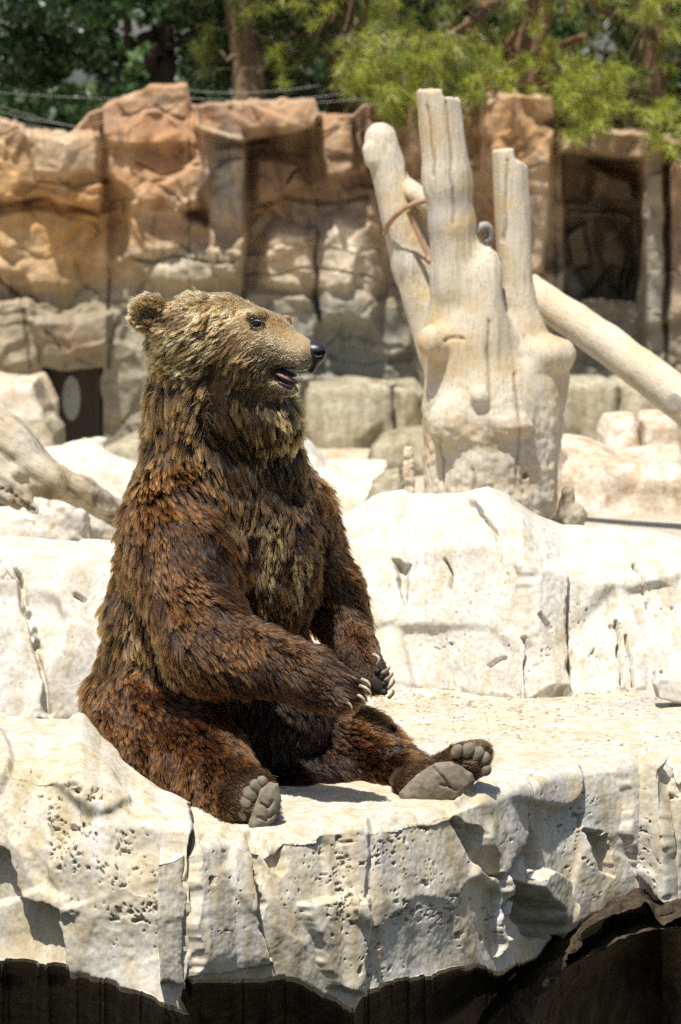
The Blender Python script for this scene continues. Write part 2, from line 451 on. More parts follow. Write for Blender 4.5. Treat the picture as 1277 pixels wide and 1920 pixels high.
for c, wd, dp in (([(352, 1588), (356, 1680), (352, 1760), (354, 1860)], 5, .07), ([(455, 1560), (468, 1610), (472, 1690), (486, 1745), (512, 1812)], 3, .025), ([(862, 1540), (884, 1590), (905, 1632), (935, 1645)], 3, .05), ([(1243, 1430), (1250, 1500), (1262, 1600), (1268, 1690)], 4, .05), ([(955, 1640), (945, 1700), (950, 1790)], 3, .04), ([(985, 1478), (990, 1560), (960, 1640)], 3, .03)):
    wob = 6 * vnoise(p3(PX / 30., PY / 30.), 77)
    D -= dp * (1 - sstep(0, wd + 2, seg_d(PX + wob, PY + wob, c)))
pz = pits(PX, PY, [(420, 1680, 60, 110, .7), (620, 1640, 70, 110, 1.1), (560, 1720, 60, 60, .7), (750, 1600, 70, 80, 1.25), (800, 1700, 110, 70, 1.0), (930, 1600, 40, 60, .9), (1215, 1590, 50, 80, .5), (1070, 1530, 60, 60, .7), (700, 1800, 60, 40, 1.0), (900, 1740, 60, 50, .8), (1100, 1640, 60, 50, .5), (900, 1720, 300, 150, .25)], 5, 4.6, .34)
D -= .011 * pz * face
D *= 1 - .5 * sstep(-50, 10, PY - lip[None])
# pits coloured darker, dry dirt swept into the back of the ledge top
dirt_dark = .55 * pz * face + .55 * (PX > 690) * (PY < 1420) * sstep(.52, .66, vnoise(p3(PX / 6., PY / 2.6), 50)) * np.clip(.5 + 2 * fbm(p3(PX / 60., PY / 20.), 1, 2, 52), 0, 1) + .22 * (PY < 1330) * sstep(.0, .3, fbm(p3(PX / 40., PY / 12.), 1, 4, 61))
Nn = grid_normals(G); Nn *= -np.sign((Nn * (G - np.array([0, 0, CAM_Z]))).sum(-1).mean())
top = (PY < edge[None] - 10)
Nn[top] = (0, 0, 1); G = G + Nn * D[..., None]
G[top, 2] += .008 * fbm(G[top] * 3.0, 1, 3, 9) + .002 * fbm(G[top] * 30.0, 1, 2, 19)
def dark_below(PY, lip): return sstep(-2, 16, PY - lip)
me = mesh('rock_ledge', G.reshape(-1, 3), grid_faces(*PX.shape), True, {'dirt_dark': np.clip(dirt_dark, 0, 1).ravel()})
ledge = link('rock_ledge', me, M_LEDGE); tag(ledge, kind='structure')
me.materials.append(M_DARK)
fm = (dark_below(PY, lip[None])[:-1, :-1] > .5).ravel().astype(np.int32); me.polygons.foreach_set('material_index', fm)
# dry leaves and grit lying on the ledge top and in the corner below the rock hump
rl = np.random.default_rng(4); lv = []
for k in range(230):
    x = rl.uniform(700, 1290); y = 1290 + rl.beta(1.1, 2.4) * 130; r = rl.uniform(.003, .011)
    c = P(x, y, Yz(x, y, .006)); a_ = rl.uniform(0, 6.28); e = np.array([math.cos(a_), math.sin(a_), rl.uniform(-.1, .3)]); f_ = np.array([-math.sin(a_), math.cos(a_), rl.uniform(-.3, .3)]) * .45
    lv += [c - e * r, c + f_ * r + (0, 0, .002), c + e * r, c - f_ * r, c + (0, 0, r * .5)]
i5 = np.arange(230)[:, None] * 5
lf = np.concatenate([i5 + np.array([[0, 3, 4]]), i5 + np.array([[3, 2, 4]]), i5 + np.array([[2, 1, 4]]), i5 + np.array([[1, 0, 4]])])
tag(link('leaf_litter', mesh('leaf_litter', np.array(lv), lf, False), plain_mat('dry_leaf', (.22, .14, .07), .9, .1, c2=(.34, .26, .16), scale=25)), kind='stuff')


# ------------------------------------------------------------------ big boulder at the ledge's left end (closed round its right side into the crack)
n0 = 320
px = np.concatenate([np.arange(-240, 348, 2.0), np.full(14, 348.0) + np.linspace(0, 3, 14)])
back = np.concatenate([np.zeros(len(px) - 14), np.linspace(0, .55, 14) ** 1.3])
crest = pl(px, [(-240, 1325), (0, 1340), (150, 1348), (185, 1388), (240, 1436), (300, 1478), (345, 1502), (360, 1512)])
lip2 = pl(px, [(-240, 1770), (0, 1790), (130, 1797), (185, 1815), (240, 1832), (300, 1862), (352, 1880)])
crest = crest + 3 * vnoise(p3(px / 25., px * 0), 41); lip2 = lip2 + 22 + 2 * vnoise(p3(px / 15., px * 0), 42) + 4 * np.round(1.5 * vnoise(p3(px / 26., px * 0), 48))
Yc = pl(px, [(-240, 10.75), (0, 10.6), (150, 10.42), (240, 10.18), (345, 9.92)]) + back
Ym = pl(px, [(-240, 9.95), (0, 9.85), (150, 9.75), (345, 9.66)]) + back
sh = pl(px, [(-240, 110), (0, 110), (150, 120), (260, 100), (345, 60)])
lines = [(lip2 + 400, Ym + .95), (lip2 + 120, Ym + .75), (lip2 + 15, Ym + .30), (lip2 + 3, Ym - .03), (lip2, Ym - .10), (crest + sh + 130, Ym - .07), (crest + sh, Ym + .02), (crest + sh * .35, Ym * .45 + Yc * .55), (crest, Yc), (crest + 4, Yc + .12), (crest + 60, Yc + .35), (crest + 250, Yc + .50)]
G, PX, PY = sheet(px, lines, [12, 14, 8, 5, 70, 60, 40, 40, 6, 10, 10], 4)
row = np.broadcast_to(np.arange(PX.shape[0])[:, None], PX.shape)
front = row <= 12 + 14 + 13 + 70 + 60 + 40 + 40
D = .034 * facets(PX / 160., PY / 150., 61, 36) + .003 * facets(PX / 60., PY / 75., 71, 9) + .006 * fbm(G * 11, 1, 4, 73) + .0016 * fbm(G * 75, 1, 3, 74)
feat([(-300, 1600), (10, 1600), (45, 1680), (112, 1712), (132, 1840), (-300, 1840)], -.045, 5)
feat([(20, 1560), (75, 1650), (150, 1705), (125, 1720), (50, 1690), (0, 1600)], .02, 10)
feat([(215, 1575), (340, 1570), (420, 1580), (420, 1900), (250, 1900), (225, 1700)], -.02, 26)
pz = pits(PX, PY, [(100, 1470, 90, 60, 1.0), (140, 1550, 90, 80, 1.25), (200, 1620, 80, 80, 1.25), (270, 1720, 70, 90, 1.3), (60, 1600, 50, 60, .5), (20, 1460, 60, 60, .6)], 15, 5, .36)
D -= .013 * pz * front
D -= .025 * np.exp(-(((PX - 146) / 7) ** 2 + ((PY - 1485) / 6) ** 2)) * front
D -= .02 * (1 - sstep(0, 5, seg_d(PX + 4 * vnoise(p3(PX / 12., PY / 12.), 7), PY, [(305, 1745), (345, 1752)]))) * front
D *= front * (1 - .55 * sstep(-60, 10, PY - lip2[None]))
kc = int(np.searchsorted(px, 318)); D[:, kc:] = D[:, kc - 1:kc]
Nn = grid_normals(G); Nn *= -np.sign((Nn * (G - np.array([0, 0, CAM_Z])))[40:200].sum(-1).mean())
G = G + Nn * D[..., None]
G[..., 0] += sstep(270, 346, PX) * .026 * fbm(np.stack([G[..., 2] * 5, G[..., 2] * 0, G[..., 2] * 0], -1), 1, 4, 77)
me = mesh('boulder', G.reshape(-1, 3), grid_faces(*PX.shape), True, {'dirt_dark': np.clip(.5 * pz * front, 0, 1).ravel()})  # pits coloured darker
b = link('boulder', me, M_LEDGE); me.materials.append(M_DARK)
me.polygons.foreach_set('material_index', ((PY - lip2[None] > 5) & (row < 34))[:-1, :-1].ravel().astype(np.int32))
tag(b, 'huge pitted boulder swelling up at the front left below the rump of the bear', 'boulder')

# ------------------------------------------------------------------ rock shelf behind the ledge, right of the bear
px = np.arange(520, 1520, 2.2)
crest = pl(px, [(520, 1000), (640, 968), (700, 932), (760, 920), (820, 926), (860, 925), (915, 913), (955, 930), (1000, 962), (1055, 984), (1150, 986), (1230, 996), (1277, 1006), (1520, 1030)])
crest = crest + 3 * vnoise(p3(px / 30., px * 0), 81)
base = pl(px, [(520, 1285), (800, 1285), (980, 1308), (1060, 1300), (1277, 1290), (1520, 1290)])
Yb = Yz(px, base, -.03)
lines = [(base + 40, Yb - .02), (base, Yb + .0), (base * .7 + crest * .3, Yb + .09), (base * .3 + crest * .7, Yb + .22), (crest + 18, Yb + .44), (crest, Yb + .72), (crest + 10, Yb + 1.1), (crest + 130, Yb + 1.8), (crest + 260, Yb + 2.0)]
G, PX, PY = sheet(px, lines, [6, 50, 55, 45, 16, 8, 8, 6], 5)
row = np.broadcast_to(np.arange(PX.shape[0])[:, None], PX.shape); front = row <= 172
D = .045 * facets(PX / 190., PY / 170., 91, 26) + .004 * facets(PX / 60., PY / 75., 93, 9) +   .008 * fbm(G * 12, 1, 4, 95) + .0018 * fbm(G * 75, 1, 3, 96)
feat([(980, 1060), (1056, 1080), (1062, 1300), (1000, 1310)], .03, 10)
feat([(868, 930), (888, 936), (908, 970), (890, 968)], -.08, 4)
feat([(735, 1045), (765, 1060), (758, 1140), (745, 1120)], -.05, 5)
for c, wd, dp in (([(1055, 1110), (1060, 1190), (1068, 1290)], 4, .09), ([(905, 965), (935, 1005), (945, 1060)], 3, .04), ([(842, 1055), (850, 1080), (846, 1104)], 3, .05), ([(1195, 1060), (1208, 1080), (1216, 1104)], 4, .06), ([(1152, 1160), (1160, 1200), (1158, 1282)], 3, .05), ([(1172, 1190), (1186, 1240), (1190, 1288)], 3, .05), ([(985, 1200), (990, 1280)], 3, .04), ([(1000, 1160), (1018, 1186)], 3, .04), ([(905, 1245), (940, 1230)], 2, .02)):
    wob = 7 * vnoise(p3(PX / 34., PY / 34.), 78)
    D -= dp * (1 - sstep(0, wd + 2, seg_d(PX + wob, PY + wob * .5, c)))
pz = pits(PX, PY, [(760, 1000, 90, 50, .5), (900, 1100, 120, 100, .35), (1140, 1180, 90, 100, .6), (800, 1230, 90, 60, .5), (1240, 1150, 60, 80, .5), (1000, 1240, 60, 60, .5)], 25, 4.6, .3)
D -= .009 * pz
D *= front * (.35 + .65 * sstep(15, 70, PY - crest[None]))
Nn = grid_normals(G); Nn *= -np.sign((Nn * (G - np.array([0, 0, CAM_Z])))[20:140].sum(-1).mean())
G = G + Nn * D[..., None]
me = mesh('boulder', G.reshape(-1, 3), grid_faces(*PX.shape), True, {'dirt_dark': np.clip(.45 * pz * front + .5 * (1 - sstep(0, 14, np.abs(PY - base))) * (fbm(p3(PX / 20., PY / 10.), 1, 3, 8) > .05), 0, 1).ravel()})  # darker colour in the pits and along the base
tag(link('boulder', me, M_PALE), 'broad white cracked rock hump behind the bear, below the dead stump', 'boulder')

# ------------------------------------------------------------------ rock shelf behind the ledge, left of the bear
px = np.arange(-300, 480, 2.4)
crest = pl(px, [(-300, 985), (0, 1003), (70, 1006), (130, 1012), (210, 1018), (480, 1030)]) + 3 * vnoise(p3(px / 25., px * 0), 101)
base = np.full_like(px, 1352.0); Yb = Yz(px, base, -.03)
lines = [(base + 40, Yb - .02), (base, Yb), (base * .6 + crest * .4, Yb + .08), (crest + 50, Yb + .22), (crest + 28, Yb + .40), (crest + 4, Yb + .70), (crest, Yb + 1.0), (crest + 120, Yb + 1.6), (crest + 250, Yb + 1.8)]
G, PX, PY = sheet(px, lines, [6, 45, 45, 12, 12, 8, 8, 6], 4)
row = np.broadcast_to(np.arange(PX.shape[0])[:, None], PX.shape); front = row <= 122
D = .04 * facets(PX / 170., PY / 160., 111, 28) + .007 * facets(PX / 60., PY / 70., 113, 9) + .007 * fbm(G * 12, 1, 4, 115) + .0018 * fbm(G * 75, 1, 3, 116)
feat([(-310, 1040), (8, 1036), (30, 1060), (42, 1100), (55, 1170), (78, 1250), (95, 1350), (-310, 1360)], .035, 5)
feat([(0, 1032), (20, 1040), (42, 1075), (46, 1095), (25, 1085), (8, 1060)], -.05, 4)
for c, wd, dp in (([(44, 1090), (52, 1160), (66, 1210), (80, 1250), (92, 1340)], 5, .03), ([(64, 1190), (78, 1215)], 6, .02), ([(140, 1118), (162, 1128)], 3, .03)):
    wob = 8 * vnoise(p3(PX / 38., PY / 38.), 79)
    D -= dp * (1 - sstep(0, wd + 2, seg_d(PX + wob, PY, c)))
pz = pits(PX, PY, [(20, 1150, 40, 90, .6), (130, 1150, 60, 90, .25), (30, 1290, 60, 50, .4)], 35, 4.6, .3)
D -= .009 * pz; D *= front
Nn = grid_normals(G); Nn *= -np.sign((Nn * (G - np.array([0, 0, CAM_Z])))[20:100].sum(-1).mean())
G = G + Nn * D[..., None]
me = mesh('boulder', G.reshape(-1, 3), grid_faces(*PX.shape), True, {'dirt_dark': np.clip(.4 * pz * front, 0, 1).ravel()})  # darker colour inside the pits
tag(link('boulder', me, M_PALE), 'pale rock block with a jagged vertical crack, below the grey fallen trunk', 'boulder')

# ------------------------------------------------------------------ slabs: solid rocks with a given outline, true depth and rounded edges
def slab(name, poly, Y, depth, m, slope=.3, rnd=.05, amp=.04, cell=.35, hpx=2.6, seed=1, parent=None, it=1, grain=.008, cut=None):
    s = Y / FPX
    q = P([a for a, b in poly], [b for a, b in poly], Y); pts = [(a[0], a[2]) for a in q]
    zx = np.array(pts); pad = amp + .04; hh = hpx * s
    ztop = zx[:, 1].max(); zb = zx[:, 1].min()
    lo = (zx[:, 0].min() - pad, Y - depth / 2 - pad - slope * (ztop - zb), zb - pad); hi = (zx[:, 0].max() + pad, Y + depth / 2 + pad + slope * (ztop - zb), ztop + pad)
    F = Field(lo, hi, hh)
    sl, X = F.sub(lo, hi)
    x, y, z = X[..., 0], X[..., 1], X[..., 2]
    d2 = np.broadcast_to(poly_d(x[:, :1, :], z[:, :1, :], pts), x.shape) + rnd
    yc = Y + slope * (z - ztop); dy = np.abs(y - yc) - depth / 2 + rnd
    d = np.minimum(np.maximum(d2, dy), 0) + np.hypot(np.maximum(d2, 0), np.maximum(dy, 0)) - rnd
    nb = np.abs(d) < amp + grain * 2 + hh * 2
    B = X[nb]; x, y, z = B[:, 0], B[:, 1], B[:, 2]
    d[nb] -= amp * facets(x / cell + y / cell * .6, z / cell * .9 + y / cell * .5, seed, 9) + grain * fbm(B / cell * 4, 1, 3, seed + 5) + grain * .5 * fbm(B / (hh * 4), 1, 2, seed + 7)
    F.d[sl] = d
    v, f = F.build(it)
    me = mesh(name, v, f, True, {'dirt_dark': np.clip(.4 * (fbm(v * 5, 1, 3, seed) - .25) * 3, 0, .5)})
    return link(name, me, m, parent)
def rock(label, poly, Y, depth, m, **k):
    o = slab('boulder', poly, Y, depth, m, **k); return tag(o, label, 'boulder')

rock('wide pale boulder in patchy tree shade to the right of the dead stump', [(1046, 836), (1075, 834), (1110, 842), (1160, 862), (1215, 858), (1262, 858), (1280, 880), (1330, 900), (1330, 1040), (1036, 1040), (1040, 920)], 20.0, 1.1, M_TAN, slope=.45, rnd=.10, amp=.09, cell=.30, seed=3)
rock('squarish upright pale rock behind the wide pale boulder, left of the pair', [(1112, 866), (1122, 812), (1140, 786), (1186, 782), (1194, 800), (1194, 880), (1110, 880)], 23.0, .5, M_TAN, slope=.2, rnd=.06, amp=.05, cell=.25, seed=5)
rock('squarish pale rock under the cut log end at the right edge', [(1198, 784), (1262, 782), (1276, 800), (1310, 810), (1310, 890), (1198, 890)], 22.8, .6, M_TAN, slope=.2, rnd=.05, amp=.05, cell=.25, seed=6)
rock('smooth white rock seen between the chest of the bear and the stump', [(520, 830), (556, 828), (578, 845), (605, 870), (640, 886), (722, 884), (728, 900), (716, 1010), (520, 1010)], 21.0, .9, M_PALE, slope=.4, rnd=.08, amp=.06, cell=.4, seed=8)
rock('small grey rock just left of the wooden post by the stump', [(688, 940), (700, 905), (725, 886), (748, 878), (756, 900), (756, 950)], 19.0, .35, M_GREY, slope=.3, rnd=.04, amp=.03, cell=.2, seed=9)
rock('rounded mossy grey rock behind the stump at its left', [(690, 875), (700, 838), (722, 812), (752, 800), (792, 800), (830, 810), (830, 880)], 28.0, .8, M_GREY, slope=.3, rnd=.12, amp=.06, cell=.4, seed=10)
rock('low cream rock behind the fallen trunk, left of the shoulder of the bear', [(40, 880), (66, 846), (92, 838), (150, 833), (188, 836), (226, 850), (262, 862), (300, 880), (300, 960), (40, 960)], 21.5, .8, M_PALE, slope=.5, rnd=.10, amp=.07, cell=.35, seed=12)
rock('grey sloping rock between the den door and the neck of the bear', [(176, 846), (222, 826), (270, 808), (340, 800), (340, 880), (176, 880)], 27.0, .8, M_GREY, slope=.3, rnd=.08, amp=.05, cell=.4, seed=13)
rock('jagged white rock standing under the broken fork of the fallen trunk', [(62, 1012), (70, 952), (78, 938), (90, 938), (98, 948), (116, 930), (130, 932), (138, 956), (156, 962), (168, 1012)], 16.0, .28, M_PALE, slope=.2, rnd=.03, amp=.035, cell=.12, seed=14)
rock('low white rock between the jagged white rock and the back of the bear', [(150, 1014), (156, 970), (178, 962), (204, 972), (230, 980), (240, 1014)], 16.3, .28, M_PALE, slope=.2, rnd=.03, amp=.035, cell=.12, seed=15)
rock('flat pinkish stone slab under the thick end of the fallen trunk', [(-60, 962), (20, 962), (66, 972), (74, 986), (70, 1016), (-60, 1016)], 16.8, .6, M_PALE, slope=.6, rnd=.03, amp=.03, cell=.25, seed=16)
rock('small loose block lying on the sandy ledge top at the right edge', [(1224, 1278), (1232, 1262), (1262, 1266), (1296, 1270), (1296, 1314), (1230, 1308)], 12.12, .12, M_PALE, slope=.3, rnd=.012, amp=.012, cell=.08, hpx=2.0, seed=17, grain=.002)
# stepped stones beside the den door
rock('pale top stone of the stepped pair left of the den door', [(-60, 704), (20, 706), (74, 706), (84, 736), (97, 758), (98, 792), (-60, 796)], 31.0, 1.2, M_TAN, slope=.4, rnd=.10, amp=.07, cell=.4, seed=18)
rock('grey bottom stone of the stepped pair left of the den door', [(-60, 786), (40, 788), (92, 786), (110, 808), (113, 842), (-60, 846)], 30.2, 1.2, M_GREY, slope=.4, rnd=.08, amp=.05, cell=.4, seed=19)
# low masonry of gunite in front of the cliff
lw = empty('low_rock_wall', V(670, 860, 31), 'low mossy rock wall of big blocks behind the muzzle of the bear', 'wall')
for i, (poly, sd) in enumerate([([(430, 722), (470, 714), (566, 716), (568, 866), (430, 866)], 20), ([(570, 716), (600, 711), (660, 714), (736, 722), (738, 866), (570, 866)], 21), ([(740, 724), (775, 724), (794, 740), (800, 866), (740, 866)], 22)]):
    slab('block', poly, 31.0 + .1 * i, .8, M_GREY, slope=.15, rnd=.09, amp=.09, cell=.35, seed=sd, parent=lw)
slab('plinth', [(430, 846), (600, 844), (712, 846), (716, 872), (430, 872)], 29.6, .5, M_TAN, slope=.6, rnd=.03, amp=.02, cell=.4, seed=23, parent=lw)
rw = empty('low_rock_wall', V(1160, 850, 30), 'low smooth grey rock wall behind the boulders at the right', 'wall')
for poly, sd in (([(1000, 714), (1060, 711), (1128, 709), (1150, 716), (1152, 870), (1000, 870)], 24), ([(1154, 716), (1220, 716), (1330, 722), (1330, 870), (1154, 870)], 25)):
    slab('block', poly, 30.0, .8, M_GREY, slope=.12, rnd=.08, amp=.05, cell=.6, seed=sd, parent=rw)
cop = slab('pool_coping', [(586, 867), (726, 868), (716, 886), (600, 884)], 25.0, .5, M_PALE, slope=.2, rnd=.02, amp=.008, cell=.5, seed=26)
tag(cop, 'thin straight white coping strip left of the stump, behind the white rock', 'kerb')

# ------------------------------------------------------------------ streaked wet rock hanging under the lip of the ledge, right
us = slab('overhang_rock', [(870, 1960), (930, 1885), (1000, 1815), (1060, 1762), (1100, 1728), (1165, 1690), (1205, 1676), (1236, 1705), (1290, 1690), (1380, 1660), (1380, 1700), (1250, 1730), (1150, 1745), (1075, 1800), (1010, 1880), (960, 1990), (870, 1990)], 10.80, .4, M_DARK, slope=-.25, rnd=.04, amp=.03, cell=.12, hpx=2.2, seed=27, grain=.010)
tag(us, 'brown streaked wet rock hanging under the right lip of the pale ledge', 'rock')
# ================================================================== the cliff of stained gunite at the back of the yard
px = np.concatenate([np.arange(-1500, -200, 9.0), np.arange(-200, 1480, 2.6), np.arange(1480, 2800, 9.0)])
topl = pl(px, [(-200, 200), (-20, 214), (0, 224), (18, 236), (44, 242), (48, 250), (130, 252), (140, 244), (160, 222), (195, 200), (240, 182), (285, 164), (352, 163), (358, 200), (400, 196), (470, 190), (590, 188), (598, 214), (660, 218), (676, 204), (700, 196), (800, 192), (900, 190), (915, 181), (1038, 182), (1046, 250), (1120, 248), (1204, 254), (1210, 262), (1280, 270), (1480, 262)])
topl = topl + 3 * vnoise(p3(px / 19., px * 0), 131) + 1.5 * vnoise(p3(px / 7., px * 0), 132)
t = np.linspace(0, 1, 270)[:, None]
PY = np.concatenate([np.repeat(topl[None], 12, 0), topl[None] + t * (885 - topl[None])]); PX = np.broadcast_to(px, PY.shape).copy()
nb = 12
def reg(poly, soft): return 1 - sstep(-soft, soft, poly_d(PX + wv, PY + wv2, poly))
wv = 6 * vnoise(p3(PX / 40., PY / 40.), 133); wv2 = 6 * vnoise(p3(PX / 40., PY / 40.), 134)
R = np.zeros_like(PX)
R += .30 * reg([(-250, 150), (192, 150), (192, 388), (60, 372), (-250, 382)], 6)              # upper left bench
R += .16 * reg([(46, 246), (186, 246), (182, 326), (70, 330)], 6)
R += .10 * reg([(-250, 400), (215, 395), (205, 520), (120, 540), (-250, 520)], 8)
R += .42 * reg([(150, 140), (352, 130), (364, 210), (395, 255), (402, 335), (378, 385), (330, 400), (300, 385), (250, 388), (196, 330), (188, 240)], 14)
R += .22 * reg([(236, 380), (330, 395), (395, 420), (440, 520), (300, 540), (236, 480)], 8)
R += .34 * reg([(378, 240), (456, 258), (463, 400), (460, 480), (440, 530), (400, 500), (388, 400)], 7)
R += .50 * reg([(356, 150), (592, 150), (600, 222), (560, 246), (520, 250), (456, 262), (400, 250), (366, 236)], 4)      # overhanging slab
R -= .20 * reg([(456, 240), (600, 240), (612, 330), (690, 330), (700, 200), (760, 200), (780, 720), (456, 700)], 5)
R += .34 * reg([(600, 190), (664, 190), (664, 318), (640, 334), (604, 330)], 6)
R += .26 * reg([(474, 290), (566, 300), (572, 345), (540, 360), (535, 376), (474, 392)], 16)
R += .30 * reg([(488, 450), (520, 420), (586, 440), (594, 520), (580, 560), (488, 530)], 20)
R += .34 * reg([(602, 440), (640, 395), (690, 420), (712, 520), (704, 620), (602, 600)], 20)
R += .16 * reg([(460, 540), (590, 560), (600, 720), (460, 720)], 8)
R += .5 * reg([(690, 150), (800, 150), (820, 270), (780, 300), (720, 310), (684, 250)], 10)
R += .75 * reg([(905, 150), (1046, 150), (1044, 250), (1032, 400), (1018, 500), (985, 520), (960, 400), (905, 330)], 8)
R -= .75 * reg([(1056, 286), (1202, 300), (1206, 480), (1190, 560), (1060, 560)], 5)
R += .35 * reg([(1042, 150), (1300, 150), (1300, 262), (1204, 296), (1140, 290), (1090, 276), (1046, 282)], 4)
R += .25 * reg([(1105, 310), (1190, 330), (1196, 380), (1110, 378)], 16)
R += .28 * reg([(1062, 440), (1100, 420), (1108, 500), (1062, 510)], 8); R += .25 * reg([(1020, 505), (1070, 500), (1100, 540), (1080, 600), (1020, 590)], 10)
R += .25 * reg([(1130, 420), (1170, 430), (1190, 500), (1160, 540), (1130, 480)], 18)
R += .42 * reg([(1206, 250), (1246, 260), (1250, 700), (1214, 700)], 7); R += .46 * reg([(1256, 300), (1520, 300), (1520, 730), (1252, 720)], 7)
R += .12 * reg([(-250, 560), (60, 560), (80, 690), (-250, 700)], 8); R += .22 * reg([(60, 598), (205, 590), (200, 650), (86, 680)], 8)
R -= .10 * reg([(-250, 516), (40, 512), (66, 560), (-250, 575)], 6)
R -= .85 * reg([(84, 694), (189, 692), (189, 900), (100, 900), (96, 770)], 2.5)                         # den doorway
R += .13 * facets(PX / 120., PY / 80., 141, 30) + .03 * facets(PX / 48., PY / 36., 143, 26)
f1, f2, idr = worley((PX + 2.2 * wv) / 120., (PY + 2.2 * wv2) / 95., 145)
R += .06 * (idr - .5) - .022 * (1 - sstep(.0, .05, f2 - f1)) * sstep(.0, .25, fbm(p3(PX / 70., PY / 70.), 1, 2, 9))
for c, wd, dp in (([(228, 372), (236, 430), (240, 480), (300, 488), (340, 480), (385, 488), (438, 494)], 3, .08), ([(403, 440), (406, 470), (412, 492)], 3, .09), ([(0, 520), (22, 545), (42, 560), (52, 610), (56, 690)], 4, .10), ([(0, 385), (40, 382), (110, 372), (190, 402)], 4, .08), ([(470, 392), (540, 372), (600, 380), (690, 372)], 4, .10), ([(592, 440), (590, 520), (598, 600)], 5, .14), ([(540, 345), (552, 325), (566, 318)], 4, .1), ([(456, 520), (600, 500), (700, 520)], 2, .05), ([(205, 500), (200, 690)], 3, .08), ([(70, 345), (130, 340)], 3, .05), ([(255, 300), (300, 330), (350, 320)], 3, .05), ([(230, 215), (300, 205), (345, 222)], 3, .04), ([(1060, 395), (1200, 400)], 3, .08), ([(1180, 480), (1160, 560)], 4, .1)):
    R -= .9 * dp * (1 - sstep(0, wd + 1.5, seg_d(PX + wv, PY + wv2, c)))
R += .022 * fbm(p3(PX / 26., PY / 26.), 1, 4, 147)
Y = 35.0 - R
for k in range(nb): Y[k] = Y[nb] + 3.2 * ((nb - k) / nb) ** 1.2
G = P(PX, PY, Y)
G[:nb, :, 2] = G[nb, :, 2] + .25 * (1 - np.linspace(0, 1, nb)[:, None] ** 2) * 0 + .05 * vnoise(G[:nb] * 2.0, 3)
# gunite colour: warm stains above, grey green below; tree shade, sun patches painted in
def blend(c, col, w_): return c * (1 - w_[..., None]) + np.array(col) * w_[..., None]
n1 = fbm(p3(PX / 90., PY / 70.), 1, 5, 151); n2 = fbm(p3(PX / 30., PY / 34.), 1, 4, 153); n3 = fbm(p3(PX / 16., PY / 90.), 1, 4, 155)
C = np.broadcast_to(np.array([.44, .29, .18]), G.shape).copy()
C = blend(C, (.50, .265, .12), np.clip(.5 + 1.6 * n1, 0, 1) * .75)
C = blend(C, (.50, .40, .25), np.clip(.2 + 1.8 * n2, 0, 1) * .55)
low = sstep(430, 600, PY + 90 * n1) ; C = blend(C, (.29, .265, .185), low * .9)
C = blend(C, (.20, .19, .14), sstep(560, 720, PY + 60 * n2) * .55)
def cb(x, y, rx, ry, col, s_):
    global C
    C = blend(C, col, s_ * np.exp(-((((PX - x) / rx) ** 2 + ((PY - y) / ry) ** 2) * (1 + .9 * n2)).clip(0) ** 1.4))
cb(110, 430, 150, 100, (.58, .31, .085), .85); cb(110, 285, 80, 40, (.55, .42, .26), .7); cb(20, 310, 40, 70, (.58, .36, .16), .7); cb(300, 270, 110, 100, (.44, .21, .085), .8); cb(475, 215, 120, 28, (.36, .19, .10), .7)
cb(425, 330, 36, 90, (.42, .40, .34), .85); cb(300, 430, 60, 40, (.40, .20, .08), .6); cb(350, 490, 90, 40, (.50, .47, .36), .7); cb(40, 490, 60, 60, (.60, .44, .25), .6); cb(540, 475, 65, 60, (.62, .50, .34), .9)  # last blob is a sun patch painted pale
cb(650, 480, 60, 90, (.68, .58, .44), .95); cb(650, 640, 130, 90, (.22, .24, .22), .8); cb(540, 330, 60, 70, (.33, .17, .08), .6); cb(620, 360, 50, 40, (.40, .24, .14), .6); cb(135, 640, 70, 40, (.26, .15, .08), .7)  # first blob painted pale as sun falling between the trees
cb(975, 280, 70, 130, (.42, .22, .075), .85); cb(1012, 420, 22, 120, (.52, .40, .27), .8); cb(1150, 500, 120, 240, (.17, .135, .085), .9); cb(1060, 550, 40, 50, (.36, .35, .27), .7); cb(1228, 480, 20, 200, (.34, .32, .26), .8); cb(1300, 500, 50, 250, (.30, .18, .11), .7); cb(1150, 650, 120, 70, (.16, .17, .14), .7); cb(740, 230, 60, 40, (.32, .17, .10), .7); cb(270, 600, 60, 90, (.33, .29, .22), .6); cb(30, 640, 50, 60, (.46, .36, .24), .6)  # broad dark blobs at the right are tree shade painted in
C = blend(C, (.40, .33, .25),   .06 + 0 * n1); cb(640, 300, 70, 60, (.20, .12, .07), .7); cb(500, 300, 46, 60, (.22, .12, .065), .7); cb(385, 350, 20, 40, (.14, .09, .055), .7); cb(470, 620, 70, 70, (.20, .18, .13), .6); cb(210, 440, 18, 60, (.24, .15, .08), .6); cb(690, 330, 30, 70, (.20, .11, .06), .7)  # further darker blobs in the recess and beside the buttress
C = C * .90 * (1 + .18 * n3[..., None] + .30 * n2[..., None]); C = blend(C, (.10, .075, .045), np.clip(2.2 * (n3 - .34), 0, .45))
wall = empty('cliff_wall', V(640, 880, 35), 'tall orange and grey artificial rock cliff closing the back of the yard', 'wall')
link('rock_face', mesh('rock_face', G.reshape(-1, 3), grid_faces(*PX.shape)[:, ::-1].copy(), True, {'col': np.clip(C, .02, .8).reshape(-1, 3)}), M_WALL, wall)
